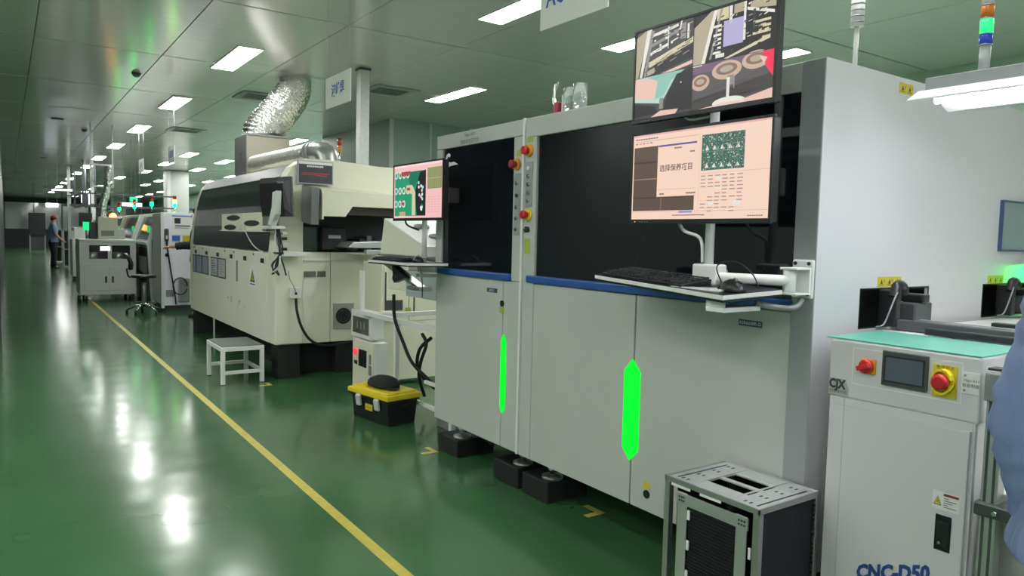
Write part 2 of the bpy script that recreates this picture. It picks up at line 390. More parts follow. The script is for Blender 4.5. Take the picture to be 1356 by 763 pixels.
# --- small (left) machine
mA = thing('inspection_machine', 'narrower grey inspection machine with one dark window, left of the wide one', 'machine', (2.9, 3.42, 0))
Y0, Y1 = 2.975, 3.87
MB().box(F + .03, 3.7, Y0 + .01, Y1, .25, 1.935).build('body', paint, mA, .006)
bx('door', paint, mA, F + .002, F + .035, Y0 + .165, Y1 - .012, .25, 1.125, .004)
bx('side_panel', paint, mA, F + .002, F + .035, Y0 + .012, Y0 + .16, .25, 1.125, .004)
bx('blue_trim', blue, mA, F - .016, F + .035, 3.07, 3.825, 1.127, 1.162, .006)
bx('fascia', paint, mA, F, F + .035, Y0 + .012, Y1, 1.855, 1.935, .004)
bx('frame_strip', paint, mA, F, F + .035, Y0 + .012, 3.066, 1.127, 1.853, .003)
bx('frame_strip', paint, mA, F, F + .035, 3.80, Y1, 1.127, 1.853, .003)
bx('window', tint, mA, F + .012, F + .03, 3.066, 3.80, 1.163, 1.853)
bx('corner_trim', whitem, mA, F - .006, F + .03, Y0 - .004, Y0 + .010, .25, 1.938)
logo(mA, 3.50, 1.893, .026, F)
led_arrow(mA, 3.118, .02, .43, .845, F)
cp = bx('control_strip', paint_dk, mA, F - .004, F, 3.0, 3.05, 1.36, 1.67, .001)
estop(mA, F, 3.035, 1.715, head=dred)
bx('sticker', stickg, mA, F - .001, F, 3.0, 3.04, 1.755, 1.785)
for k, z in enumerate((1.62, 1.56, 1.50, 1.445, 1.39)): cylo('button', black if k == 1 else chrome, cp, (F - .004, 3.025, z), (F - .012, 3.025, z), .009, seg=12)
pl = bx('name_plate', mat('plate_blue', (.05, .08, .16), .4), mA, F - .001, F + .002, 3.195, 3.29, 1.056, 1.078); text('lettering', 'ASR-D', .018, (F - .001, 3.2425, 1.066), XR, YU, board, pl, 'CENTER')
cylo('lock', black, mA, (F + .004, 3.142, 1.005), (F - .004, 3.142, 1.005), .016); bx('sticker', stickg, mA, F - .0005, F + .003, 3.125, 3.165, .955, .985)
# white bird-wing mark on the dark window
sw = Print((F + .012, 3.79, 1.74), XR, YU, .15, .09, .0004)
sw.poly([(.02, .75), (.0, .45), (.1, .1), (.28, 0), (.42, .12), (.36, .3), (.25, .22), (.16, .35), (.22, .55), (.45, .62), (.7, .6), (1, .8), (.7, .82), (.4, .85), (.2, .95)], whitem)
sw.build('wing_mark', mA)
# --- wide machine
mB = thing('inspection_machine', 'wide grey inspection machine with two stacked monitors mounted on its front', 'machine', (3.0, 2.2, 0))
Z = 1.935
bx('body', paint, mB, F + .03, 4.2, 1.55, 2.965, .25, Z, .004)
# end face with two lit slots, seen from the near side
US = [F + .0, 2.386, 2.843, 3.30, 3.75, 4.2]; VS = [.25, 1.065, 1.198, Z]
MB().grid('y', 1.36, 1.372, US, VS, {(1, 1), (3, 1)}).build('end_panel', mat('end_paint', (.66, .655, .68), .55), mB)
dk = mat('machine_inside', (.015, .016, .018), .6)
MB().box(F + .02, 4.19, 1.54, 1.548, .26, Z - .01).build('inner_bulkhead', dk, mB)
MB().box(F + .02, 4.19, 1.38, 1.54, Z - .012, Z).build('top_edge', paint, mB)
MB().box(4.18, 4.2, 1.37, 1.55, .25, Z).build('rear_edge', paint, mB)
for x0, x1 in ((2.386, 2.843), (3.30, 3.75)):
    MB().grid('y', 1.3585, 1.361, [x0 - .006, x0, x1, x1 + .006], [1.065, 1.069, 1.198, 1.204], {(1, 1)}).build('slot_rim', black, mB)
bx('corner_post', paint_dk, mB, F - .003, F + .03, 1.3605, 1.443, .25, Z, .003)
bx('fascia', paint, mB, F, F + .03, 1.443, 2.965, 1.84, Z, .004)
bx('door', paint, mB, F, F + .03, 2.165, 2.87, .25, 1.126, .004)
bx('door', paint, mB, F, F + .03, 1.443, 2.158, .25, 1.126, .004)
bx('frame_strip', paint, mB, F, F + .03, 2.873, 2.965, .25, 1.84, .003)
bx('window', tint, mB, F + .012, F + .03, 2.16, 2.868, 1.166, 1.84)
bx('window', tint, mB, F + .008, F + .03, 1.444, 2.155, 1.166, 1.84)
bx('blue_trim', blue, mB, F - .016, F + .03, 1.437, 2.92, 1.130, 1.165, .006)
cp = bx('control_strip', paint_dk, mB, F - .004, F, 2.90, 2.955, 1.50, 1.72, .001)
estop(mB, F, 2.932, 1.775); estop(mB, F, 2.928, 1.462, ring=yel)
bx('sticker', stickg, mB, F - .001, F + .002, 2.905, 2.95, 1.815, 1.845); bx('sticker', stickg, mB, F - .001, F + .002, 2.905, 2.95, 1.50, 1.53); bx('sticker', stickg, mB, F - .001, F + .002, 2.91, 2.955, 1.27, 1.345)
for k, z in enumerate((1.69, 1.65, 1.61, 1.57, 1.53)):
    o = cylo('button', whitem if k == 0 else chrome, cp, (F - .004, 2.928, z), (F - .012, 2.928, z), .010, seg=12)
cylo('key_switch', black, mB, (F, 2.93, 1.39), (F - .015, 2.93, 1.39), .015); cylo('button', chrome, cp, (F - .004, 2.946, 1.398), (F - .02, 2.94, 1.39), .004, seg=8)
logo(mB, 1.985, 1.888, .026, F)
led_arrow(mB, 2.165, .045, .435, .86, F, .05)
pl = bx('name_plate', MATS['plate_blue'], mB, F - .001, F, 1.551, 1.648, 1.060, 1.082); text('lettering', 'ASR6600R-D', .017, (F - .001, 1.5995, 1.0705), XR, YU, board, pl, 'CENTER')
cylo('lock', black, mB, (F, 2.062, .322), (F - .004, 2.062, .322), .017); bx('sticker', stick, mB, F - .0008, F, 2.045, 2.085, .342, .372)
def warn(parent, x0, x1, z0, z1, y=1.36, m=stick):
    o = bx('warning_sticker', m, parent, x0, x1, y - .0008, y, z0, z1)
    h = z1 - z0; n = max(1, int((x1 - x0) / (h * 1.2)))
    P = Print((x0, y - .0009, z0), YN, YU, x1 - x0, h)
    for i in range(n):
        c = (i + .5) / n; P.poly([(c - .16 / n, .7), (c, .2), (c + .16 / n, .7)], ink); P.rect(c - .3 / n, .78, c + .3 / n, .85, ink); P.rect(c + .22 / n, .3, c + .42 / n, .36, ink); P.rect(c + .22 / n, .45, c + .42 / n, .51, ink)
    P.build('symbol', o); return o
warn(mB, 2.487, 2.645, 1.207, 1.242); warn(mB, 3.334, 3.48, 1.204, 1.238); warn(mB, 2.555, 2.65, 1.882, 1.918)
# framed picture-like window on the end face
MB().grid('y', 1.345, 1.36, [3.405, 3.412, 3.80, 3.807], [1.34, 1.347, 1.545, 1.552], {(1, 1)}).build('viewport_frame', mat('frame_blue', (.04, .07, .16), .4), mB)
bx('viewport_glass', mat('viewport_glass', (.30, .36, .40), .1, spec=.9, metal=.4), mB, 3.412, 3.80, 1.352, 1.36, 1.347, 1.545)
# conveyor heads inside the slots
def slot_gear(x0, k, lab):
    t = thing('slot_conveyor', lab, 'conveyor', (x0, 1.3, 1.07))
    bx('upright', black, t, x0 + .10, x0 + .135, 1.29, 1.352, 1.075, 1.20, .004)
    o = MB().tube(smoothpath([(x0 + .10, 1.30, 1.175), (x0 + .12, 1.30, 1.215), (x0 + .155, 1.30, 1.212), (x0 + .165, 1.30, 1.185)]), .017, 10).build('clamp', black, t)
    bx('motor', darkg, t, x0 + .19, x0 + .31, 1.27, 1.35, 1.085, 1.155, .006)
    bx('motor', black, t, x0 + .22, x0 + .27, 1.26, 1.35, 1.155, 1.185, .006)
    cylo('roller', chrome, t, (x0 + .16, 1.32, 1.15), (x0 + .235, 1.32, 1.15), .006)
    tubeo('sensor_cable', grey, t, smoothpath([(x0 + .11, 1.29, 1.20), (x0 + .06, 1.28, 1.16), (x0 + .03, 1.29, 1.09), (x0 + .0, 1.30, 1.08)]), .003, 6)
    return t
slot_gear(2.386, 0, 'black conveyor head in the left slot of the white end panel above the mint top')
slot_gear(3.30, 1, 'black conveyor head in the right slot of the white end panel beside the person')
# black pedestals with levelling feet
def pedestal(x0, x1, y0, y1, h, label, fx, fy):
    t = thing('pedestal', label, 'pedestal', ((x0 + x1) / 2, (y0 + y1) / 2, 0))
    bx('block', blackm, t, x0, x1, y0, y1, 0, h, .006)
    f = MB().tube([(fx, fy, h), (fx, fy, h + .015), (fx, fy, h + .025)], [.055, .055, .02], 24).build('levelling_foot', steel, t)
    MB().cyl((fx, fy, h + .02), (fx, fy, .2495), .012, seg=12).cyl((fx, fy, h + .045), (fx, fy, h + .058), .026, seg=6).build('threaded_rod', chrome, f)
pedestal(2.23, 2.50, 3.76, 4.0, .105, 'black square pedestal under the far corner of the narrow inspection machine', 2.30, 3.82)
pedestal(2.23, 2.50, 3.12, 3.36, .115, 'black square pedestal under the joint between both inspection machines', 2.30, 3.17)
pedestal(2.23, 2.50, 2.86, 3.08, .112, 'black square pedestal under the far corner of the wide inspection machine', 2.30, 2.91)
pedestal(2.23, 2.50, 1.55, 1.78, .112, 'black pedestal hidden in the dark under the near end of the wide machine', 2.30, 1.62)
for x0, y0, wh in ((3.45, 3.7, 'far rear corner of the narrow machine'), (3.45, 3.12, 'near rear corner of the narrow machine'), (3.95, 2.8, 'far rear corner of the wide machine'), (3.95, 1.55, 'near rear corner of the wide machine')):
    pedestal(x0 - .2, x0 + .05, y0 - .15, y0 + .05, .11, 'black pedestal deep in the shade under the ' + wh, x0 - .08, y0 - .06)
t = thing('cable_bundle', 'black cables sagging below the narrow inspection machine between two pedestals', 'cable', (2.28, 3.5, 0))
for k in range(3): tubeo('cable', rubber, t, smoothpath([(2.25 + .03 * k, 3.68, .24), (2.25 + .03 * k, 3.56, .20 - .02 * k), (2.25 + .03 * k, 3.48, .19 - .02 * k), (2.26 + .03 * k, 3.38, .22)]), .008, 6)
# things on top of the wide machine
t = thing('air_filter_unit', 'red and clear pneumatic filter unit standing on top of the wide machine', 'air filter', (2.33, 2.93, Z))
bx('valve', mat('valve_red', (.35, .01, .03), .35), t, 2.29, 2.34, 2.93, 2.975, Z, Z + .10, .01)
cylo('bowl', clearp, t, (2.32, 2.875, Z), (2.32, 2.875, Z + .16), .035); cylo('bowl', clearp, t, (2.32, 2.80, Z), (2.32, 2.80, Z + .17), .035)
bx('divider', white, t, 2.30, 2.33, 2.908, 2.918, Z, Z + .13)
for k in range(3): tubeo('hose', chrome, t, smoothpath([(2.31, 2.96, Z + .05), (2.31, 2.985 + .008 * k, Z + .12), (2.31, 2.985 - .012 * k, Z + .2)]), .004, 6)
# white capped pole at the near end
t = thing('signal_pole', 'thin white pole with a frosted cylindrical cap on the wide machine corner', 'pole', (2.343, 1.40, Z))
cylo('pole', white, t, (2.343, 1.40, Z), (2.343, 1.40, Z + .14), .0075, seg=12); cylo('foot_plate', white, t, (2.343, 1.40, Z), (2.343, 1.40, Z + .006), .02, seg=16)
c = cylo('cap', mat('frosted', (.6, .62, .6), .3), t, (2.343, 1.40, Z + .14), (2.343, 1.40, Z + .24), .021)
for k in range(4): MB().tube([(2.343, 1.40, Z + .15 + k * .02), (2.343, 1.40, Z + .155 + k * .02)], [.0215, .0215], 20).build('printed_band', grey, c)

# ================================================================== STACKED MONITORS ON ARM
e = 1.0
def C(n, r, g, b, k=1.0): return flat('scr_' + n, (r, g, b), k)
peach = C('peach', .86, .62, .50); peach2 = C('peach_d', .62, .42, .34); brown = C('brown', .105, .07, .055); brown2 = C('brown2', .06, .04, .03); lav = C('lav', .10, .08, .30)
sdk = C('dark', .012, .012, .014); sdk2 = C('dark2', .05, .05, .055); sgrn = C('pcb', .10, .25, .18); sgrn2 = C('pcb2', .04, .11, .08); swh = C('white', .75, .72, .66); sgy = C('grey', .26, .24, .24)
sink = C('ink', .12, .07, .08); scr_cream = C('cream', .62, .56, .38); sbeige = C('beige', .42, .36, .26); spur = C('purple', .42, .38, .62); sred = C('red', .85, .02, .08); steal = C('teal', .25, .5, .42); steal2 = C('teal2', .45, .62, .55); spink = C('pink', .75, .5, .42)
def monitor(name, label, x, y0, y1, z0, z1, stand_y, tall=.016):
    t = thing(name, label, 'monitor', (x + .02, (y0 + y1) / 2, z0))
    b = .009
    MB().box(x + .012, x + .04, y0 + .004, y1 - .004, z0 + .004, z1 - .004).build('back_shell', black, t, .004)
    MB().grid('x', x, x + .014, [y0, y0 + b, y1 - b, y1], [z0, z0 + tall, z1 - b, z1], {(1, 1)}).build('bezel', black, t, .001)
    MB().box(x + .004, x + .012, y0 + b, y1 - b, z0 + tall, z1 - b).build('panel', black, t)
    return t
t = monitor('monitor', 'upper monitor showing four camera views of machinery', 1.90, 1.385, 1.992, 1.772, 2.107, 1.7)
y1, w_, z0, h_ = 1.983, .589, 1.788, .310
P = Print((1.9039, y1, z0), XR, YU, w_, h_)
P.rect(0, 0, 1, 1, sdk, 0)
# top-left view
P.rect(0, 0, .46, .53, sdk2)
P.poly([(0, .06), (.08, 0), (.10, 0), (.02, .53), (0, .53)], sbeige, 2); P.poly([(.09, 0), (.13, 0), (.055, .53), (.035, .53)], swh, 2)
P.poly([(.12, .02), (.15, .02), (.09, .53), (.07, .53)], sgy, 2)
P.poly([(.14, .06), (.34, .02), (.34, .05), (.13, .10)], swh, 2); P.poly([(.12, .17), (.35, .08), (.35, .115), (.12, .21)], sgy, 2); P.poly([(.12, .26), (.26, .20), (.26, .235), (.12, .30)], swh, 2)
P.poly([(.11, .37), (.46, .20), (.46, .26), (.11, .43)], scr_cream, 3); P.poly([(.11, .44), (.46, .28), (.46, .42), (.15, .53), (.11, .53)], sdk, 3); P.poly([(.20, .53), (.46, .45), (.46, .49), (.30, .53)], spink, 4)
P.rect(.36, .03, .40, .20, sgy, 3); P.rect(.41, .04, .425, .21, swh, 4); P.poly([(.10, .46), (.16, .44), (.16, .50), (.10, .52)], sbeige, 4)
for k in range(5): P.rect(.15 + k * .045, .13 + (k % 2) * .06, .165 + k * .045, .15 + (k % 2) * .07, swh, 5)
P.poly([(.26, .02), (.268, .02), (.268, .26), (.26, .26)], swh, 4); P.poly([(.36, .0), (.37, .0), (.355, .12), (.345, .12)], swh, 4)
# top-right view
P.rect(.46, 0, 1, .53, sdk, 1)
P.poly([(.46, .13), (.58, 0), (.62, 0), (.52, .53), (.46, .53)], sbeige, 2); P.poly([(.60, 0), (.625, 0), (.545, .53), (.52, .53)], swh, 3); P.poly([(.645, 0), (.66, 0), (.59, .50), (.575, .50)], sgy, 3)
P.rect(.62, .0, .70, .12, scr_cream, 3); P.rect(.705, 0, .725, .18, swh, 4); P.rect(.735, 0, .80, .09, sbeige, 3); P.rect(.67, .14, .80, .40, spur, 4); P.rect(.66, .14, .67, .42, sdk, 5); P.rect(.80, .0, .815, .38, swh, 5)
for k in range(7): P.rect(.60 + (k % 2) * .03, .16 + k * .045, .655, .185 + k * .045, swh, 4)
for k in range(4): P.rect(.86 + (k % 2) * .06, .22 + k * .055, .97, .245 + k * .055, scr_cream, 4)
P.poly([(.84, .02), (1, .0), (1, .13), (.84, .08)], sbeige, 3); P.poly([(.82, .06), (.99, .16), (.99, .19), (.82, .09)], swh, 4); P.poly([(.68, .52), (.97, .38), (.97, .42), (.70, .53)], scr_cream, 4); P.rect(.62, .46, .68, .50, swh, 5); P.rect(.86, .10, .875, .3, sdk2, 5)
# bottom-left view
P.rect(0, .53, .46, 1, sdk2, 1); P.poly([(0, .53), (.40, .53), (.33, .60), (.27, .75), (.22, .86), (0, .80)], steal2, 2); P.poly([(0, .54), (.22, .56), (.16, .80), (0, .76)], spink, 3)
P.poly([(.10, .54), (.40, .53), (.30, .62), (.24, .78), (.17, .80), (.19, .6)], steal, 4); P.poly([(.27, .75), (.34, .57), (.46, .53), (.46, .97), (.24, .97)], sdk, 5); P.poly([(0, .82), (.17, .88), (.2, .96), (0, .98)], sdk, 5); P.poly([(.14, 1), (.22, .94), (.36, .95), (.34, 1)], spink, 6)
P.rect(.21, .80, .24, .92, sgy, 6); P.rect(.37, .66, .38, .675, swh, 6)
# bottom-right view
P.rect(.46, .53, 1, 1, C('dim', .09, .08, .085), 1); P.rect(.46, .53, 1, .62, C('mauve', .16, .10, .16), 2)
for cu, cv, ru, rv in ((.52, .72, .065, .085), (.70, .64, .10, .095), (.89, .60, .09, .09)):
    P.ell(cu, cv, ru, rv, C('ring', .55, .40, .30), 3); P.ell(cu, cv - .01, ru * .72, rv * .62, C('ringd', .22, .14, .12), 4); P.ell(cu, cv - .01, ru * .45, rv * .35, sbeige, 5)
P.rect(.705, .72, .725, .93, swh, 6); P.rect(.75, .72, .758, .84, sgy, 6); P.rect(.71, .70, .75, .80, sgy, 5); P.ell(.72, .97, .11, .055, swh, 5); P.poly([(.5, 1), (.7, .97), (.8, .97), (1, .90), (1, 1)], spink, 5); P.poly([(.46, 1), (.46, .9), (1, .75), (1, .9), (.62, .99)], C('dim2', .05, .045, .04), 4)
P.poly([(.93, .53), (1, .53), (1, .80), (.95, .68)], sred, 6); P.poly([(.91, .57), (.96, .60), (.94, .66)], spink, 7); P.rect(.46, .535, .53, .545, swh, 7)
P.rect(.457, 0, .463, 1, sdk, 8); P.rect(0, .527, 1, .533, sdk, 8)
random.seed(21)
def linep(u, v, du, dv, th, m, lay): P.poly([(u, v), (u + du, v + dv), (u + du, v + dv + th), (u, v + th)], m, lay)
for k in range(46):
    u = random.uniform(.12, .42); v = random.uniform(.03, .34)
    if v < .20 + (.34 - u) * .5: linep(u, v, random.uniform(.01, .05), random.uniform(-.02, 0), random.uniform(.006, .016), random.choice([sgy, sdk, sbeige, swh, sdk2]), 6)
for k in range(26):
    u = random.uniform(.05, .40); linep(u, .50 - u * .55 + random.uniform(-.05, .08), .05, -.027, .008, random.choice([sgy, sdk, sbeige]), 7)
for k in range(80):
    u = random.uniform(.59, .96); v = random.uniform(.02, .45)
    if .665 < u < .80 and .13 < v < .41: continue
    if u + .03 < 1 and u > .64 - v * .15: linep(u, v, random.uniform(.008, .03), random.uniform(-.015, 0), random.uniform(.005, .018), random.choice([sgy, sdk, sbeige, swh, sdk2, sdk, scr_cream]), 6)
for k in range(30): P.rect(.68 + random.random() * .11, .15 + random.random() * .22, .69 + random.random() * .11, .16 + random.random() * .23, C('purple2', .36, .33, .55), 5) if False else None
for k in range(14): linep(.47 + random.random() * .25, .80 + random.random() * .15, .25, -.04, .006, random.choice([sdk2, C('dim3', .12, .10, .11)]), 4)
P.build('screen', t, 'four dim camera pictures on one screen')
for k in range(4): bx('osd_button', grey, t, 1.899, 1.9, 1.94 - k * .012, 1.944 - k * .012, 1.778, 1.781)
mt_ = t
t = monitor('monitor', 'lower monitor with a peach software window and a large dialog', 1.90, 1.380, 1.990, 1.410, 1.738, 1.7)
y1, w_, z0, h_ = 1.981, .592, 1.426, .303
P = Print((1.9039, y1, z0), XR, YU, w_, h_)
P.rect(0, 0, 1, 1, peach, 0); P.rect(0, 0, 1, .02, C('pinkbar', .75, .42, .42), 1); P.rect(0.02, .075, .52, .083, peach2, 2)
for k in range(9): P.rect(.02 + k * .021, .045, .036 + k * .021, .058, sink, 2)
for k in range(5): P.rect(.02 + k * .03, .095, .04 + k * .03, .11, C('icon%d' % (k % 2), .3 + .4 * (k % 2), .25, .3), 2)
P.rect(.01, .145, .235, .90, brown, 2); P.rect(.235, .74, .50, .90, brown, 2); P.rect(.01, .32, .235, .34, brown2, 3); P.rect(.01, .74, .50, .755, brown2, 3)
for k in range(16): P.rect(.015 + k * .0138, .522, .023 + k * .0138, .53, peach2, 4)
for k in range(8): P.rect(.245, .757 + k * .018, .249, .765 + k * .018, peach2, 4)
P.rect(.21, .155, .51, .74, peach, 5); P.rect(.215, .145, .51, .165, lav, 6); P.rect(.21, .735, .51, .742, peach2, 6); P.rect(.215, .655, .51, .66, peach2, 6)
for u, v, n in ((.34, .185, 5), (.46, .24, 3), (.235, .70, 3), (.44, .70, 6)):
    for k in range(n): P.rect(u + k * .012, v, u + .009 + k * .012, v + .018, sink, 6)
P.rect(.53, .02, .5315, .92, peach2, 2)
random.seed(3)
# circuit board picture: panels with fine specks
P.rect(.545, .09, .835, .475, sgrn2, 3)
for i in range(46):
    for j in range(24):
        r = random.random(); u = .547 + i * .00622; v = .095 + j * .0157
        if r < .42: P.rect(u, v, u + .004 + .003 * random.random(), v + .011, sgrn if r < .2 else (sgy if r < .34 else swh), 4)
for k in range(5):
    u = .57 + k * .052
    for v in (.26, .45): P.poly([(u, v), (u + .012, v - .05), (u + .03, v)], swh, 5)
P.rect(.545, .275, .835, .283, sgrn, 6)
for k in range(6): P.rect(.545 + k * .0485, .09, .549 + k * .0485, .475, sgrn, 6)
for r_ in range(11):
    v = .53 + r_ * .038
    for c_ in range(6):
        if random.random() < .72: P.rect(.545 + c_ * .05, v, .575 + c_ * .05 + random.random() * .01, v + .012, C('txt', .42, .27, .24), 3)
for u, v, a, b_ in ((.65, .555, .045, .03), (.65, .66, .04, .02), (.60, .82, .04, .035), (.77, .815, .05, .04)): P.rect(u, v, u + a, v + b_, swh, 5)
P.rect(.54, .80, .75, .803, peach2, 4); P.rect(.54, .88, .84, .883, peach2, 4); P.rect(.54, .503, 1, .507, peach2, 4)
P.rect(.005, .91, 1, .915, peach2, 2); P.rect(.39, .905, .49, .93, C('lblue', .25, .3, .7), 3)
for k in range(22): P.rect(.34 + k * .011, .95, .348 + k * .011, .962, sink, 3)
for k in range(7): P.rect(.87 + k * .014, .965, .88 + k * .014, .975, sink, 3)
sc = P.build('screen', t, 'peach software screen with board picture and dialog')
text('lettering', '选择保养项目', .0255, (1.9039 - .003, y1 - .36 * w_, z0 + (1 - .42) * h_), XR, YU, sink, sc, 'CENTER', bold=.0003)
for k in range(4): bx('osd_button', grey, t, 1.899, 1.9, 1.93 - k * .012, 1.934 - k * .012, 1.4155, 1.4185)
bx('power_light', mat('amber_dot', (.5, .3, .05), .4, emit=(1, .6, .1), estr=1.0), t, 1.899, 1.9, 1.955, 1.96, 1.4155, 1.4185)
# arm: wall clamp on the machine, bar, column, tray
t = thing('monitor_stand', 'white tubular arm bracket holding the stacked monitors and keyboard tray on the wide machine', 'bracket', (1.95, 1.6, 1.18))
bx('clamp_plate', whitem, t, 2.105, 2.12, 1.362, 1.437, 1.175, 1.30, .006)
for y in (1.375, 1.424):
    for z in (1.19, 1.288): cylo('screw', black, t, (2.105, y, z), (2.101, y, z), .006, seg=12)
MB().box(2.03, 2.11, 1.368, 1.43, 1.268, 1.275).box(2.03, 2.11, 1.368, 1.43, 1.188, 1.195).box(2.098, 2.106, 1.366, 1.434, 1.188, 1.275).build('hinge_bracket', whitem, t, .002)
cylo('hinge_pin', whitem, t, (2.055, 1.41, 1.195), (2.055, 1.41, 1.268), .02)
MB().tube(smoothpath([(2.05, 1.41, 1.233), (2.02, 1.44, 1.233), (1.96, 1.54, 1.233), (1.955, 1.63, 1.233)], 6), .0175, 16).build('swing_tube', whitem, t)
bx('junction_block', whitem, t, 1.925, 1.985, 1.60, 1.70, 1.205, 1.275, .006)
cylo('column', whitem, t, (1.957, 1.655, 1.27), (1.957, 1.655, 2.0), .0155)
for z in (1.57, 1.94): bx('mount_head', whitem, t, 1.938, 1.965, 1.625, 1.685, z - .05, z + .05, .004)
bx('tray_support', whitem, t, 1.80, 1.98, 1.48, 1.68, 1.190, 1.203, .002)
MB().box(1.79, 1.97, 1.45, 1.52, 1.135, 1.150).box(1.79, 1.80, 1.45, 1.52, 1.15, 1.19).build('underslung_plate', whitem, t, .002)
tubeo('monitor_cable', white, t, smoothpath([(1.945, 1.80, 1.45), (1.94, 1.76, 1.39), (1.95, 1.69, 1.36), (1.955, 1.68, 1.28)]), .006)
tubeo('monitor_cable', white, t, smoothpath([(1.945, 1.80, 1.80), (1.93, 1.74, 1.765), (1.95, 1.66, 1.77)]), .004)
tubeo('conduit', grey, t, smoothpath([(1.97, 1.47, 1.16), (2.0, 1.45, 1.15), (2.04, 1.40, 1.145), (2.075, 1.39, 1.152), (2.10, 1.392, 1.172)]), .010, 10)
def tray(poly, z, label, name='keyboard_tray'):
    t = thing(name, label, 'tray', (poly[0][0], poly[0][1], z))
    MB().prism([(x, y, z - .015) for x, y in poly], (0, 0, .015)).build('board', whitem, t, .002)
    MB().prism([(x, y, z) for x, y in poly], (0, 0, .0015)).build('surface', black, t)
    MB().prism([(x, y, z - .022) for x, y in poly], (0, 0, .007)).build('underside', black, t)
    return t
def shrinkp(poly, d):
    c = (sum(p[0] for p in poly) / len(poly), sum(p[1] for p in poly) / len(poly)); return [(c[0] + (x - c[0]) * (1 - d), c[1] + (y - c[1]) * (1 - d)) for x, y in poly]
def keyboard(x0, x1, y0, y1, z, label):
    t = thing('keyboard', label, 'keyboard', ((x0 + x1) / 2, (y0 + y1) / 2, z))
    MB().prism([(x0, y0, z), (x1, y0, z), (x1, y0, z + .020), (x0, y0, z + .010)], (0, y1 - y0, 0)).build('case', black, t, .002)
    n = 0
    for r in range(5):
        xx = x0 + .012 + r * (x1 - x0 - .024) / 5; zz = z + .0105 + .010 * (xx - x0) / (x1 - x0)
        for c in range(20):
            yy = y0 + .01 + c * (y1 - y0 - .02) / 20
            if c in (5, 9): continue
            if n == 0:
                k0 = MB().prism([(0, 0, 0), (.0165, 0, 0), (.0165, .0165, 0), (0, .0165, 0)], (0, 0, .007)).build('key', mat('keycap', (.04, .042, .045), .45), t); k0.parent = t
                k = k0
                for v in k0.data.vertices: v.co += rootloc(t)
            else: k = k0.copy(); COL.objects.link(k)
            n += 1
            k.location = Vector((xx, yy, zz)) - rootloc(t) 
    return t
def mouse(x, y, z, a, label, cable):
    t = thing('computer_mouse', label, 'mouse', (x, y, z))
    rings = []
    R = Matrix.Rotation(a, 3, 'Z')
    for lon, wd, ht in ((-.056, .008, .008), (-.05, .022, .022), (-.03, .030, .035), (0, .031, .038), (.03, .029, .030), (.05, .022, .018), (.057, .008, .008)):
        ring = []
        for k in range(14):
            an = 2 * math.pi * k / 14; yy = math.cos(an) * wd; zz = max(0.0005, math.sin(an) * ht)
            ring.append(Vector((x, y, z)) + R @ Vector((lon, yy, zz)))
        rings.append(ring)
    MB().loft(rings).build('shell', black, t)
    MB().tube([Vector((x, y, z)) + R @ Vector((-.030, 0, .030)), Vector((x, y, z)) + R @ Vector((-.028, 0, .039)), Vector((x, y, z)) + R @ Vector((-.018, 0, .041))], .004, 8).build('scroll_wheel', grey, t)
    tubeo('cable', blackm, t, smoothpath(cable), .0022, 6)
    return t
def tilt(roots, piv, ax, ay):
    "lay a finished thing on a slightly sagging tray"
    piv = Vector(piv); R = Matrix.Rotation(ax, 3, 'X') @ Matrix.Rotation(ay, 3, 'Y')
    for o in roots:
        o.location = piv + R @ (o.location - piv); o.rotation_euler = R.to_euler()
def lerp2(a, b, c, u, v): return (a[0] + (b[0] - a[0]) * u + (c[0] - b[0]) * v, a[1] + (b[1] - a[1]) * u + (c[1] - b[1]) * v)
def turned(t, ang, piv):
    piv = Vector(piv); R = Matrix.Rotation(ang, 3, 'Z'); t.location = piv + R @ (t.location - piv); t.rotation_euler = (0, 0, ang)
tp = [(1.855, 2.12), (1.757, 1.428), (2.00, 1.395), (2.098, 2.09)]; zt = 1.200
tr = tray(tp, zt, 'white edged black keyboard tray under the stacked monitors')
kb = keyboard(1.83, 1.98, 1.62, 2.08, zt + .0016, 'black keyboard on the tray under the stacked monitors')
ms = mouse(1.855, 1.475, zt + .0016, 1.2, 'black mouse at the near end of the tray below the stacked monitors', [(1.875, 1.53, zt + .02), (1.90, 1.57, zt + .07), (1.93, 1.52, zt + .085), (1.935, 1.46, zt + .05), (1.93, 1.43, zt + .006)])
ms2 = mouse(2.02, 1.66, zt + .0016, 1.7, 'black mouse standing behind the keyboard beside the white arm block', [(2.0, 1.72, zt + .015), (1.99, 1.80, zt + .02), (2.0, 1.9, zt + .015), (2.03, 2.0, zt + .006)])
kb.location = (1.83 + .075, 1.85, kb.location.z)
a_ = -0.14
R_ = Matrix.Rotation(-math.radians(8), 3, 'Z')
# the whole tray leans a little outwards and towards its near end
Rx = Matrix.Rotation(math.radians(1.4), 3, 'X') @ Matrix.Rotation(-math.radians(3.6), 3, 'Y')
pv = Vector((1.757, 1.428, 1.191))
for o in (tr, ms, ms2):
    o.location = pv + Rx @ (o.location - Vector((pv.x, pv.y, zt))); o.rotation_euler = Rx.to_euler()
kb.location = pv + Rx @ (kb.location - Vector((pv.x, pv.y, zt))); kb.rotation_euler = (Rx @ R_).to_euler()

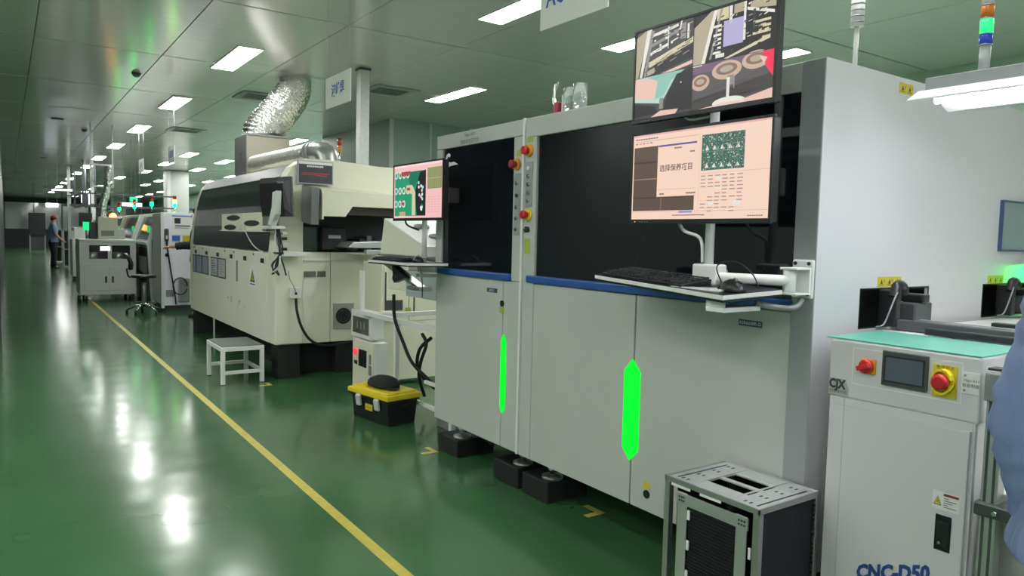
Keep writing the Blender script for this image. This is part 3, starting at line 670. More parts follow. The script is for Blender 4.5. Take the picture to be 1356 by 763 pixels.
# ================================================================== SMALL WORKSTATION
t = thing('monitor_stand', 'thin white pole behind the small green-picture monitor, clamped to the narrow machine', 'bracket', (2.06, 3.93, 1.1))
cylo('column', whitem, t, (2.06, 3.90, 1.15), (2.06, 3.90, 1.68), .016); bx('mount_head', whitem, t, 1.985, 2.06, 3.86, 3.92, 1.55, 1.64, .003)
bx('clamp_plate', whitem, t, 2.03, 2.14, 3.872, 3.93, 1.13, 1.17, .003); bx('clamp_plate', whitem, t, 2.02, 2.16, 3.872, 3.93, 1.10, 1.12, .003)
tubeo('hanging_cable', black, t, smoothpath([(2.03, 3.88, 1.15), (2.035, 3.87, 1.05), (2.03, 3.86, .98)]), .003)
tubeo('cable', black, t, smoothpath([(1.99, 4.02, 1.46), (1.99, 3.99, 1.41), (2.04, 3.93, 1.38)]), .006)
t = monitor('monitor', 'small monitor showing a green circuit board with a pink panel', 1.95, 3.49, 4.107, 1.433, 1.768, 1.7)
y1, w_, z0, h_ = 4.098, .599, 1.449, .310
pk = C('rose', .86, .50, .50); pg = C('boardg', .02, .30, .15); pgd = C('boardd', .01, .17, .10); lb = C('ltblue', .45, .7, .75); ol = C('olive', .22, .25, .10); ol2 = C('olive2', .34, .36, .16)
P = Print((1.9539, y1, z0), XR, YU, w_, h_)
P.rect(0, 0, 1, 1, pk, 0); P.rect(0, 0, 1, .04, C('pinkl', .9, .66, .66), 1); P.rect(.02, .13, .68, .96, pg, 1)
P.poly([(.30, .13), (.60, .13), (.45, .42), (.36, .42)], pgd, 2); P.poly([(.56, .16), (.68, .13), (.68, .96), (.50, .96), (.46, .5)], sdk, 3)
for v in (.18, .48, .73):
    for k in range(4 if v < .5 else 3): P.ell(.05 + k * .085, v, .036, .07, swh if k else lb, 4); P.ell(.05 + k * .085, v, .02, .042, pg, 5)
P.poly([(.16, .12), (.36, .12), (.33, .20), (.16, .20)], sred if False else C('brick', .35, .06, .06), 6); P.poly([(.28, .38), (.40, .38), (.47, .52), (.47, .95), (.40, .95), (.40, .55), (.27, .52)], scr_cream, 6)
P.rect(.29, .43, .36, .48, C('brick', .35, .06, .06), 7); P.rect(.17, .70, .23, .75, C('brick', .35, .06, .06), 7)
random.seed(11)
for k in range(14): P.ell(.53 + .13 * random.random(), .22 + .70 * random.random(), .018, .03, random.choice([swh, lb, pgd, pk]), 8)
P.rect(.13, .88, .26, .96, C('brick2', .55, .35, .2), 6)
P.rect(.71, .10, .985, .48, ol, 2)
for k in range(7): P.rect(.715 + k * .038, .11, .73 + k * .038, .47, ol2, 3)
for k in range(5): P.rect(.71, .16 + k * .065, .985, .165 + k * .065, pk if k == 2 else ol, 4)
for r_ in range(7):
    for c_ in range(4): P.rect(.73 + c_ * .06, .62 + r_ * .045, .765 + c_ * .06, .632 + r_ * .045, C('rose2', .72, .34, .36), 2)
P.rect(.02, .96, .30, .975, swh, 2)
P.build('screen', t, 'pink and green board picture')
tp = [(1.85, 4.24), (1.855, 3.70), (2.09, 3.66), (2.12, 3.95), (2.20, 4.22)]
tp = [(1.85, 4.24), (1.855, 3.70), (2.09, 3.66), (2.095, 4.24)]
tray(tp, 1.192, 'white edged black keyboard tray under the small green-picture monitor')
kk = keyboard(1.87, 2.01, 3.84, 4.22, 1.1937, 'black keyboard on the tray under the small monitor'); kk.scale = (1, 1, 1)
mouse(1.95, 3.77, 1.1937, 1.3, 'black mouse beside the keyboard under the small monitor', [(1.97, 3.82, 1.21), (2.0, 3.86, 1.215), (2.05, 3.84, 1.21), (2.07, 3.80, 1.20)])
t = thing('tray_bracket', 'angled aluminium support bracket under the small keyboard tray', 'bracket', (2.1, 4.1, 1.0))
MB().prism([(1.93, 4.22, 1.170), (1.93, 4.12, 1.170), (2.06, 3.93, 1.02), (2.06, 4.01, 1.02)], (.06, 0, 0)).build('diagonal_bar', alu, t, .003)
MB().prism([(1.92, 4.05, 1.172), (1.92, 3.86, 1.10), (1.92, 4.02, 1.06)], (.03, 0, 0)).build('gusset', black, t)
cylo('knob', black, t, (1.91, 4.0, 1.09), (1.96, 4.0, 1.09), .02)
bx('rail', alu, t, 2.02, 2.10, 3.873, 4.05, 1.015, 1.04, .003)

# sloped cream chute and blue-grey box between the machines
t = thing('conveyor_hood', 'grey sided white hood sloping down towards the viewer behind the small monitor', 'machine cover', (2.6, 4.8, .95))
MB().prism([(2.30, 4.99, 1.47), (2.30, 4.34, 1.275), (2.30, 4.32, 1.205), (2.30, 5.05, 1.205)], (.75, 0, 0)).build('hood_shell', whitem, t, .004)
MB().prism([(2.298, 4.98, 1.462), (2.298, 4.345, 1.27), (2.298, 4.325, 1.21), (2.298, 5.045, 1.21)], (.004, 0, 0)).build('side_plate', cream_d, t)
for y, z in ((4.78, 1.412), (4.55, 1.343)): MB().tube([(2.50, y, z - .01), (2.50, y, z + .012), (2.50, y, z + .02)], [.06, .055, .03], 20).build('oval_grip', grey, t)
bx('lower_box', mat('pale_blue_grey', (.42, .48, .48), .4), t, 2.32, 3.0, 4.22, 4.66, .92, 1.10, .004)
bx('lower_box', cream_d, t, 2.34, 3.0, 4.66, 5.0, .95, 1.205, .004)
bx('under_tray', grey, t, 2.30, 3.05, 4.3, 5.1, 1.19, 1.205)
# welded tube frame
t = thing('tubular_stand', 'white square tube frame between the soldering machine and the narrow inspection machine', 'frame', (2.4, 4.7, 0))
q = .036
def bar(a, b, parent, r=.018, m=whitem):
    a, b = Vector(a), Vector(b); lo = Vector((min(a.x, b.x) - r, min(a.y, b.y) - r, min(a.z, b.z) - (r if abs(a.z - b.z) < 1e-6 else 0))); hi = Vector((max(a.x, b.x) + r, max(a.y, b.y) + r, max(a.z, b.z) + (r if abs(a.z - b.z) < 1e-6 else 0)))
    return bx('rail', m, parent, lo.x, hi.x, lo.y, hi.y, lo.z, hi.z, .003)
XF = 2.46
bar((XF, 4.22, .69), (XF, 5.80, .69), t)
for y in (5.09, 4.22): bx('post', whitem, t, XF - .018, XF + .018, y - .018, y + .018, 0, .672, .003)
bx('post', whitem, t, XF - .018, XF + .018, 5.74, 5.776, .708, 1.04, .003)
for y in (4.22, 5.50): bx('post', whitem, t, 3.10, 3.136, y - .018, y + .018, 0, .672, .003); bar((XF + .037, y, .69), (3.12, y, .69), t)
bar((3.12, 4.22, .69), (3.12, 5.50, .69), t)
bar((XF, 4.25, .13), (XF, 5.06, .13), t, .014); bar((XF, 4.25, .30), (XF, 4.60, .30), t, .012)
bx('top_plate', cream_d, t, XF + .02, 3.09, 4.25, 4.8, .709, .719)

# standing back cabinet
t = thing('back_cabinet', 'cream cabinet with two dark door slits behind the tube frame', 'cabinet', (2.9, 6.1, 0))
bx('body', cream, t, 2.70, 3.3, 5.90, 6.3, .05, 1.10, .005)
bx('door', cream, t, 2.72, 2.95, 5.89, 5.902, .58, 1.08, .003); bx('door', cream, t, 2.97, 3.28, 5.89, 5.902, .58, 1.08, .003)
for x in (2.73, 3.01): bx('door_slit', darkg, t, x, x + .012, 5.885, 5.89, .62, 1.02)
bx('recess', darkg, t, 2.73, 2.90, 5.882, 5.89, .68, .77); bx('sticker', stickg, t, 2.93, 2.98, 5.88, 5.889, .66, .70)
bx('small_label', grey, t, 3.05, 3.09, 5.885, 5.89, .86, .9)
bx('mini_box', cream, t, 2.68, 2.78, 5.82, 5.89, .60, .68, .003)
# breaker box and power unit
CAMP = Vector((0, 0, 1.35))
t = thing('breaker_box', 'white distribution box with dark smoked window above the power unit', 'electrical box', (2.42, 5.6, .5))
bx('box', white, t, 2.40, 2.51, 5.41, 5.80, .50, .715, .01); bx('window', mat('smoked_window', (.05, .055, .055), .15), t, 2.384, 2.3885, 5.45, 5.77, .53, .665, .001)
bx('lid', white, t, 2.388, 2.40, 5.40, 5.81, .495, .72, .004)
for k in range(1, 4): bx('breaker', grey, t, 2.382, 2.3845, 5.45 + k * .07, 5.47 + k * .07, .57, .63)
t.location = CAMP + (t.location - CAMP) * 1.05; t.scale = (1.05,) * 3
t = thing('power_unit', 'white power unit with red lit knob and three black switches behind the tool box', 'electrical box', (2.42, 5.6, 0))
bx('cabinet', white, t, 2.40, 2.52, 5.36, 5.80, .0643, .48, .006); bx('front_panel', cream, t, 2.394, 2.40, 5.37, 5.79, .05, .47, .002)
for k in range(3): bx('switch', black, t, 2.386, 2.394, 5.50 + k * .055, 5.54 + k * .055, .26, .40, .002)
cylo('red_knob', mat('red_glow', (.8, .05, .08), .4, emit=(1, .05, .1), estr=.8), t, (2.394, 5.71, .37), (2.372, 5.71, .37), .026)
bx('rocker', black, t, 2.386, 2.394, 5.69, 5.74, .265, .295); bx('rating_label', grey, t, 2.392, 2.394, 5.40, 5.46, .21, .29); bx('rating_label', grey, t, 2.392, 2.394, 5.41, 5.45, .30, .38)
t.location = CAMP + (t.location - CAMP) * 1.05; t.scale = (1.05,) * 3
t = thing('motor', 'dim steel pump motor among black hoses behind the tube frame', 'motor', (2.6, 4.4, .1))
cylo('drum', galv, t, (2.55, 4.3, .28), (2.95, 4.3, .28), .15); bx('base', grey, t, 2.5, 3.0, 4.15, 4.5, 0, .13, .005); cylo('outlet', chrome, t, (2.50, 4.25, .42), (2.50, 4.25, .55), .03)
bx('guard_plate', mat('greenish_steel', (.16, .2, .18), .3, .5), t, 2.52, 2.9, 4.5, 4.52, .13, .66)
bx('guard_plate', MATS['greenish_steel'], t, 2.7, 2.71, 4.05, 4.5, .13, .66)
t = thing('hose_bundle', 'black corrugated hoses looping down through the white tube frame', 'hose', (2.4, 4.9, .4))
for pts in ([(2.40, 5.02, .90), (2.40, 5.0, .72), (2.41, 4.88, .56), (2.42, 4.74, .42), (2.5, 4.62, .30), (2.6, 4.56, .16)], [(2.52, 4.78, .62), (2.50, 4.68, .56), (2.50, 4.76, .42), (2.54, 4.86, .28), (2.62, 4.92, .12)],
            [(2.55, 4.70, .60), (2.52, 4.82, .50), (2.56, 4.92, .34), (2.68, 4.95, .2), (2.8, 4.9, .1)]): tubeo('hose', rubber, t, smoothpath(pts), .013, 10)

# ================================================================== TOOL BOX, CAP, STEP STOOL
t = thing('tool_box', 'black plastic tool box with a yellow lid and two grey latches on the floor', 'tool box', (2.26, 4.87, 0))
ang = math.radians(11)
def lb3(mb, x0, x1, y0, y1, z0, z1, tp=0.0):
    v = []
    lo = [(x0 + tp, y0 + tp), (x1 - tp, y0 + tp), (x1 - tp, y1 - tp), (x0 + tp, y1 - tp)]; hi = [(x0, y0), (x1, y0), (x1, y1), (x0, y1)]
    mb.loft([[(x, y, z0) for x, y in lo], [(x, y, z1) for x, y in hi]], True, False); return mb
c0 = Vector((2.26, 4.87, 0))
def LB(name, m, *a, tp=0.0, bevel=.006, parent=None, label=None):
    mb = MB(); x0, x1, y0, y1, z0, z1 = a
    lb3(mb, c0.x + x0, c0.x + x1, c0.y + y0, c0.y + y1, z0, z1, tp); return mb.build(name, m, parent or t, bevel, label)
LB('tub', black, -.13, .13, -.235, .235, 0, .19, tp=.015)
lid = LB('lid', yel, -.15, .15, -.255, .255, .185, .222, tp=-.0, label='yellow lid')
LB('lid_panel', yel, -.125, .125, -.22, .22, .222, .238, tp=-.012, parent=lid); LB('lid_rib', yel, -.10, .10, .08, .20, .238, .246, tp=-.006, parent=lid)
LB('rim', black, -.142, .142, -.247, .247, .168, .186)
for y in (-.115, .115): 
    mb = MB(); mb.prism([(c0.x - .14, c0.y + y - .028, .19), (c0.x - .158, c0.y + y - .028, .17), (c0.x - .148, c0.y + y - .028, .10), (c0.x - .130, c0.y + y - .028, .105)], (0, .056, 0)); mb.build('latch', mat('latch_grey', (.55, .56, .57), .4), t, .004)
pl = LB('badge', stick, -.133, -.128, -.045, .045, .08, .125, bevel=0); text('lettering', 'STANLEY', .016, (c0.x - .133, c0.y, .1), XR, YU, ink, pl, 'CENTER')
bx('carry_handle', black, t, c0.x - .03, c0.x + .03, c0.y - .265, c0.y - .24, .13, .15, .004)
t.rotation_euler = (0, 0, math.radians(10))
t = thing('cap', 'black cloth cap lying upside on the yellow tool box lid', 'cap', (2.26, 4.86, .2462))
rings = []
cz = .246
for z, rx, ry, dy in ((0, .10, .165, 0), (.02, .105, .172, 0), (.045, .088, .145, -.005), (.064, .055, .095, -.012), (.070, .02, .04, -.015)):
    rings.append([Vector((2.26 + rx * math.cos(k * .3142) * (1 + .06 * math.sin(3 * k)), 4.88 + dy + ry * math.sin(k * .3142), cz + z)) for k in range(20)])
MB().loft(rings).build('crown', mat('cap_cloth', (.018, .018, .02), .85, bump=.004, bscale=20), t)
MB().loft([[(2.26 + x * .85, y, cz + zz) for x, y in ((-.08, 4.79), (-.05, 4.70), (0, 4.665), (.05, 4.70), (.08, 4.79))] for zz in (.002, .008)], smooth=False).build('peak', MATS['cap_cloth'], t, .002)

t = thing('step_stool', 'low white metal step stool with grey rubber top beside the soldering machine', 'stool', (1.70, 6.89, 0))
x0, x1, y0, y1, h = 1.52, 1.89, 6.60, 7.16, .335
bx('top_mat', mat('grey_mat', (.12, .14, .13), .6), t, x0 + .01, x1 - .01, y0 + .01, y1 - .01, h - .004, h + .006, .003)
MB().box(x0, x1, y0, y0 + .035, h - .04, h - .002).box(x0, x1, y1 - .035, y1, h - .04, h - .002).box(x0, x0 + .035, y0 + .035, y1 - .035, h - .04, h - .002).box(x1 - .035, x1, y0 + .035, y1 - .035, h - .04, h - .002).build('top_frame', whitem, t, .003)
for x in (x0, x1 - .035):
    for y in (y0, y1 - .035): bx('leg', whitem, t, x, x + .035, y, y + .035, .004, h - .04, .003); bx('foot_cap', black, t, x + .002, x + .033, y + .002, y + .033, 0, .006)
bx('stretcher', whitem, t, x0 + .035, x1 - .035, y0 + .003, y0 + .03, .09, .12, .003); bx('stretcher', whitem, t, x0 + .035, x1 - .035, y1 - .03, y1 - .003, .09, .12, .003); bx('stretcher', whitem, t, x1 - .031, x1 - .004, y0 + .035, y1 - .035, .09, .12, .003)
# ================================================================== SOLDERING MACHINE
J = thing('soldering_machine', 'long cream soldering machine with curved dark glass hood and silver exhaust ducts', 'machine', (2.7, 8.4, 0))
def prof(x0=2.0):
    return [(x0, .315), (x0, 1.16), (x0 + .02, 1.45), (x0 + .06, 1.72), (x0 + .10, 1.86), (x0 + .16, 1.96), (x0 + .26, 2.015), (x0 + .40, 2.025)]
Y0, Y1 = 6.65, 10.35
def xz(pts, y, dy): return MB().prism([(x, y, z) for x, z in pts], (0, dy, 0))
inner = [(2.06, .32), (2.06, 1.16), (2.09, 1.45), (2.13, 1.70), (2.18, 1.84), (2.25, 1.93), (2.4, 1.97), (3.32, 1.97), (3.32, .32)]
xz(inner, 6.95, 3.3).build('body', cream_d, J)
end = prof() + [(2.26, 2.02), (2.26, .315)]
end = [(2.0, .315), (2.0, 1.16), (2.03, 1.45), (2.075, 1.72), (2.11, 1.86), (2.16, 1.95), (2.24, 2.01), (2.26, 2.015), (2.26, .315)]
xz(end, Y0, .22).build('end_pillar', cream, J, .012)
far = [(2.0, .315), (2.0, 1.16), (2.03, 1.45), (2.075, 1.72), (2.13, 1.88), (2.2, 1.96), (2.3, 2.0), (3.32, 2.0), (3.32, .315)]
xz(far, Y1 - .16, .16).build('end_cap', cream, J, .012)
# lower front with doors
bx('front_panel', cream_d, J, 2.0, 2.06, 6.87, 10.19, .315, 1.155, .004)
bx('front_door', cream_d, J, 1.993, 2.0, 6.90, 10.16, .42, 1.05, .002)
# hood glass follows the curve
hood = mat('hood_glass', (.010, .020, .016), .07, spec=.45)
gp = [(2.005, 1.17), (2.022, 1.40), (2.05, 1.60), (2.085, 1.76), (2.125, 1.87)]
MB().loft([[(x, 6.87, z) for x, z in gp] + [(x + .03, 6.87, z) for x, z in gp[::-1]], [(x, 10.19, z) for x, z in gp] + [(x + .03, 10.19, z) for x, z in gp[::-1]]], True, False).build('hood_window', hood, J)
MB().prism([(2.11, 6.87, 1.865), (2.19, 6.87, 1.975), (2.32, 6.87, 2.01), (2.32, 6.87, 1.95), (2.15, 6.87, 1.85)], (0, 3.32, 0)).build('hood_rim', mat('rim_grey', (.16, .17, .17), .4, .3), J)
MB().box(2.30, 3.32, 6.87, 10.19, 1.95, 2.0).build('roof', cream, J, .006)
# end face (seen from the near side)
bx('end_panel', cream_d, J, 2.262, 2.525, 6.67, 6.72, .315, 1.17, .003)
bx('end_panel', cream_d, J, 2.53, 3.32, 6.67, 6.72, .315, 1.17, .003)
bx('end_sill', cream, J, 2.262, 3.32, 6.655, 6.72, 1.085, 1.10, .002)
bx('upper_end', cream, J, 2.262, 3.32, 6.70, 6.90, 1.62, 2.01, .008)
MB().prism([(2.262, 6.68, 2.03), (2.55, 6.68, 2.035), (3.32, 6.68, 1.99), (3.32, 6.68, 1.70), (2.262, 6.68, 1.75)], (0, .019, 0)).build('upper_plate', cream, J, .004)
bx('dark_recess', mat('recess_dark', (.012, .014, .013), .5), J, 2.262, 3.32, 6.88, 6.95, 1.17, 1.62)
bx('recess_floor', cream_d, J, 2.262, 3.32, 6.70, 6.88, 1.15, 1.17)
# projecting hood over the inlet, sloped top
MB().prism([(2.32, 6.70, 1.775), (2.32, 6.35, 1.73), (2.32, 6.33, 1.70), (2.32, 6.33, 1.47), (2.32, 6.70, 1.47)], (.015, 0, 0)).build('canopy_side', cream, J, .003)
MB().prism([(2.32, 6.36, 1.50), (2.55, 6.36, 1.50), (2.62, 6.36, 1.595), (3.32, 6.36, 1.595), (3.32, 6.36, 1.70), (2.32, 6.36, 1.725)], (0, .015, 0)).build('canopy_front', cream, J, .004)
MB().prism([(2.32, 6.36, 1.725), (3.32, 6.36, 1.70), (3.32, 6.70, 1.74), (2.32, 6.70, 1.78)], (0, 0, .012)).build('canopy_top', cream, J, .003)
bx('canopy_lining', mat('brown_steel', (.07, .055, .05), .35, .5), J, 2.6, 3.32, 6.42, 6.86, 1.52, 1.60)
MB().prism([(2.225, 6.60, 1.775), (2.225, 6.34, 1.75), (2.225, 6.36, 1.42), (2.225, 6.60, 1.445)], (.075, 0, 0)).build('side_flap', mat('flap_grey', (.20, .21, .21), .4), J, .004)
bx('grey_slot', mat('slot_grey', (.16, .165, .16), .5), J, 2.27, 2.385, 6.664, 6.671, .935, .99); bx('grey_slot', MATS['slot_grey'], J, 2.40, 2.48, 6.664, 6.671, .935, .99)
vb = bx('fan_plate', mat('fan_plate', (.35, .36, .33), .4), J, 2.555, 2.76, 6.655, 6.67, .44, .68, .002)
cylo('fan_hole', ventd, vb, (2.655, 6.654, .56), (2.655, 6.656, .56), .078, seg=28)
for rr in (.03, .055): MB().tube([(2.655 + rr * math.cos(a * .3307), 6.651, .56 + rr * math.sin(a * .3307)) for a in range(20)], .0025, 6).build('guard_ring', darkg, vb)
ob = bx('junction_box', white, J, 2.13, 2.225, 6.60, 6.65, .745, .845, .005)
cylo('gland', black, ob, (2.175, 6.595, .79), (2.175, 6.60, .79), .012)
bx('bracket_shelf', whitem, J, 2.0, 2.21, 6.42, 6.648, 1.135, 1.175, .005)
# inlet rails inside the recess
mb = MB(); mb.prism([(2.55, 6.3, 1.22), (2.60, 6.3, 1.27), (3.0, 6.3, 1.29), (3.1, 6.3, 1.22)], (0, .5, 0)); mb.build('inlet_conveyor', alu, J, .006)
bx('drive_unit', blackm, J, 2.42, 2.66, 6.60, 6.85, 1.19, 1.40, .01)
for k in range(5): bx('drive_unit', blackm if k % 2 else darkg, J, 2.68 + k * .07, 2.73 + k * .07, 6.5, 6.8, 1.19, 1.27 + .03 * (k % 3), .004)
bx('drive_label', grey, J, 2.48, 2.60, 6.596, 6.60, 1.30, 1.33)
bx('clear_shield', mat('dim_green_glass', (.03, .06, .05), .15), J, 2.262, 2.41, 6.69, 6.694, 1.18, 1.40)
MB().grid('z', 1.165, 1.175, [2.62, 2.66, 2.69, 2.74, 2.77, 2.85], [6.1, 6.2, 6.24, 6.34, 6.38, 6.5], {(1, 1), (3, 1), (1, 3), (3, 3)}).build('perforated_plate', whitem, J)
bx('rail', alu, J, 2.60, 3.2, 6.0, 6.06, 1.17, 1.21, .004)
# notice board on the end
nb = bx('notice_board', mat('notice_frame', (.45, .45, .56), .4), J, 2.196, 2.533, 6.625, 6.648, 1.795, 2.008, .002, 'dark framed notice with a white title and red lines')
P = Print((2.206, 6.6245, 1.805), YN, YU, .317, .193, .0004)
P.rect(0, .12, 1, 1, mat('notice_dark', (.055, .057, .065), .5)); P.rect(0, 0, 1, .12, board, 2)
for k in range(9): P.rect(.24 + k * .055, .17, .28 + k * .055, .25, board, 2)
rdi = mat('red_ink', (.5, .04, .08), .5); P.rect(.12, .52, .92, .56, rdi, 2); P.rect(.05, .60, .60, .63, rdi, 2); P.rect(.55, .62, .85, .66, rdi, 2)
P.build('notice_print', nb)
# front details
for k, y in enumerate((9.97, 9.37, 8.80, 8.19, 7.64, 7.03)): bx('latch', black, J, 1.988, 1.995, y - .045, y + .045, 1.075 - .022, 1.075 + .022, .002)
for y in (9.6, 8.5, 8.1, 7.35): bx('small_latch', darkg, J, 1.996, 2.0, y - .012, y + .012, 1.115, 1.135)
dpr = mat('document_blue', (.30, .34, .42), .4); dfr = mat('document_frame', (.05, .05, .12), .4)
for k, (ya, yb) in enumerate(((10.14, 9.94), (9.92, 9.60), (9.58, 9.26), (9.13, 8.79), (8.76, 8.43))):
    d = bx('document_sheet', dfr, J, 1.989, 1.993, yb, ya, .815, 1.04)
    P = Print((1.989, ya - .02, .83), XR, YU, ya - yb - .04, .195, .0004); P.rect(0, 0, 1, 1, dpr if k < 3 else mat('paper', (.5, .5, .5), .5))
    for r_ in range(6): P.rect(.12, .12 + r_ * .14, .5 + .35 * ((r_ * 7 + k) % 3) / 2, .17 + r_ * .14, dfr if k == 3 else grey, 2)
    P.build('print', d)
bx('slot_handle', mat('handle_green', (.2, .24, .18), .5), J, 1.988, 1.993, 7.92, 7.97, .82, 1.04, .002)
lab = bx('warning_label', board, J, 1.991, 1.993, 7.24, 7.47, .80, 1.01)
P = Print((1.991, 7.46, .81), XR, YU, .21, .19, .0004); P.poly([(.5, .12), (.9, .78), (.1, .78)], ink); P.poly([(.5, .3), (.72, .7), (.28, .7)], stick, 2); P.poly([(.55, .38), (.42, .55), (.52, .55), (.46, .68), (.6, .5), (.5, .5)], ink, 3); P.rect(.1, .86, .9, .92, ink); P.build('symbol', lab)
for o_, y in (('十', 8.36), ('日', 8.22)): text('lettering', o_, .07, (1.9925, y, .61), XR, YU, darkg, J)
text('lettering', 'JT', .085, (1.9925, 7.90, .595), XR, YU, darkg, J, shear=.2); text('lettering', 'A4', .03, (1.9925, 7.68, .575), XR, YU, darkg, J)
bx('type_plate', grey, J, 1.9925, 1.993, 10.0, 10.1, 1.12, 1.14)
# base and legs
bx('base_skirt', blackm, J, 2.25, 3.28, 6.85, 10.1, 0, .31, .004)
for y in (6.55 + .12, 10.15): bx('leg', blackm, J, 2.03, 2.24, y, y + .2, 0, .315, .006)
bx('leg', blackm, J, 2.6, 3.28, 6.70, 6.8, 0, .315, .006)
tubeo('power_cable', rubber, J, smoothpath([(2.175, 6.60, .745), (2.18, 6.58, .62), (2.22, 6.57, .48), (2.30, 6.57, .36), (2.42, 6.58, .30), (2.6, 6.6, .30), (2.85, 6.6, .31)]), .013)
tubeo('thin_cable', grey, J, smoothpath([(2.09, 6.55, 1.0), (2.11, 6.58, .93), (2.15, 6.59, .86), (2.175, 6.594, .80)]), .004, 6)
# console shelf in front of the glass
t = thing('console_shelf', 'white shelf with oval cut-outs hanging before the dark hood glass', 'shelf', (1.93, 7.3, 1.35))
bx('side_plate', cream, t, 1.90, 1.915, 6.72, 8.20, 1.355, 1.515, .003, None)
bx('top_plate', white, t, 1.90, 1.985, 6.62, 8.20, 1.515, 1.523, .002); bx('bottom_plate', white, t, 1.90, 1.985, 6.60, 8.30, 1.345, 1.355, .002)
for y, z, ry in ((7.72, 1.48, .26), (7.85, 1.385, .24), (7.05, 1.425, .26)):
    MB().prism([(1.8985, y + ry * math.cos(a * .2618), z + .028 * math.sin(a * .2618)) for a in range(24)], (.002, 0, 0)).build('oval_hole', mat('oval_dark', (.03, .035, .03), .4), t)
bx('equipment', mat('mottled_grey', (.16, .165, .16), .5, noise=.6, nscale=25), t, 1.905, 1.98, 6.58, 6.70, 1.36, 1.50)
bx('mounting_arm', cream, t, 1.905, 2.02, 6.75, 6.9, 1.37, 1.40)
tubeo('thin_wire', white, t, smoothpath([(1.896, 7.35, 1.52), (1.893, 7.25, 1.36), (1.89, 6.95, 1.22), (1.895, 6.62, 1.16)]), .005, 6)
# monitor turned away
t = thing('monitor', 'black monitor seen from behind on a short white arm by the soldering machine', 'monitor', (1.86, 6.3, 1.6))
a1 = [(1.90, 6.62, 1.84), (1.93, 5.92, 1.78), (1.93, 6.05, 1.47), (1.875, 6.72, 1.47)]
A = Vector((1.84, 6.50, 1.478)); Bq = Vector((1.955, 6.02, 1.478))
R3 = (Bq - A).normalized(); N3 = R3.cross(Vector((0, 0, 1))).normalized()
lean = Vector((.0, .10, 0))
def slab(d0, d1, i, z0, z1):
    a = A + R3 * i; b = Bq - R3 * i
    return [a + N3 * d0 + Vector((0, 0, z0)) , b + N3 * d0 + Vector((0, 0, z0)), b + N3 * d0 + lean * .6 + Vector((0, 0, z1)), a + N3 * d0 + lean * .6 + Vector((0, 0, z1))]
MB().prism(slab(0, 0, 0, 0, .335), N3 * -.02).build('front_frame', darkg, t, .004)
MB().loft([slab(0, 0, .005, .01, .325), slab(.04, 0, .06, .06, .285)], True, False).build('back_shell', black, t, .006)
bx('vent_block', grey, t, 1.885, 1.935, 6.12, 6.24, 1.755, 1.77)
MB().prism([(1.84, 6.20, 1.68), (1.84, 6.10, 1.69), (1.84, 6.12, 1.50), (1.84, 6.25, 1.40), (1.84, 6.33, 1.41), (1.84, 6.22, 1.56)], (.05, 0, 0)).build('arm', white, t, .006)
bx('arm_foot', white, t, 1.835, 1.95, 6.2, 6.56, 1.375, 1.40, .003)
# bundle of black cables hanging from the shelf
t = thing('cable_bundle', 'tangled black and white cables hanging beside the white bracket shelf', 'cable', (1.93, 6.3, 1.1))
random.seed(5)
for k in range(8):
    j = lambda s=.02: random.uniform(-s, s)
    tubeo('cable', black if k < 6 else white, t, smoothpath([(1.92 + j(), 6.35 + j(.05), 1.40), (1.93 + j(), 6.32 + j(.05), 1.28), (1.94 + j(), 6.30 + j(.04), 1.17), (1.93 + j(.03), 6.32 + j(.12), 1.06), (1.93 + j(.03), 6.34 + j(.15), .98)]), .007, 6)
for k in range(4): bx('plug', white if k % 2 else black, t, 1.96, 2.0, 6.30, 6.36, 1.19 + k * .045, 1.215 + k * .045, .003)
bx('cable_tie', black, t, 1.90, 1.96, 6.27, 6.36, 1.16, 1.175)
# exhaust ducts
t = thing('exhaust_box', 'grey and beige sheet metal exhaust box under the foil duct', 'duct', (2.55, 9.0, 2.0))
bx('box', mat('exhaust_beige', (.40, .38, .32), .45, .2), t, 2.33, 2.84, 8.85, 9.35, 2.0, 2.47, .004)
bx('side_panel', mat('exhaust_grey', (.13, .13, .13), .5), t, 2.322, 2.33, 8.85, 9.35, 2.0, 2.47); bx('handle', chrome, t, 2.316, 2.322, 9.05, 9.09, 2.18, 2.27)
bx('top_flange', grey, t, 2.34, 2.83, 8.84, 9.36, 2.47, 2.49, .002)
t = thing('foil_duct', 'wide crinkled silver foil duct bending up into the ceiling', 'duct', (2.6, 8.9, 2.49))
path = smoothpath([(2.585, 9.10, 2.48), (2.60, 9.10, 2.56), (2.74, 9.12, 2.75), (2.90, 9.17, 2.95), (3.0, 9.2, 3.12), (3.01, 9.22, ZC)], 6); rr = []
out = []; rad = []
for i in range(len(path) - 1):
    a, b = path[i], path[i + 1]
    out += [a, a.lerp(b, .5)]; q_ = .245 - .045 * i / len(path); rad += [q_, q_ - .024]
MB().tube(out, rad, 36, False).build('hose', foil, t)
t = thing('spiral_duct', 'horizontal ribbed metal duct ending in an elbow on the soldering machine roof', 'duct', (2.6, 8.0, 2.0))
P0, P1 = Vector((2.42, 8.80, 2.125)), Vector((2.58, 7.30, 2.155)); out = []; rad = []
for i in range(60): q_ = P0.lerp(P1, i / 59); out.append(q_); rad.append(.096 + (.010 if i % 3 == 0 else 0))
MB().tube(out, rad, 24, False).build('pipe', foil2, t)
MB().tube(smoothpath([(2.575, 7.34, 2.155), (2.59, 7.22, 2.155), (2.63, 7.10, 2.13), (2.645, 7.06, 2.05), (2.645, 7.05, 2.012)], 5), .108, 24).build('elbow', alu, t)
for y in (7.34, 7.26): MB().tube([(2.572 + (7.34 - y) * .1, y, 2.155), (2.574 + (7.34 - y) * .1, y - .02, 2.155)], .116, 24).build('collar', steel, t)
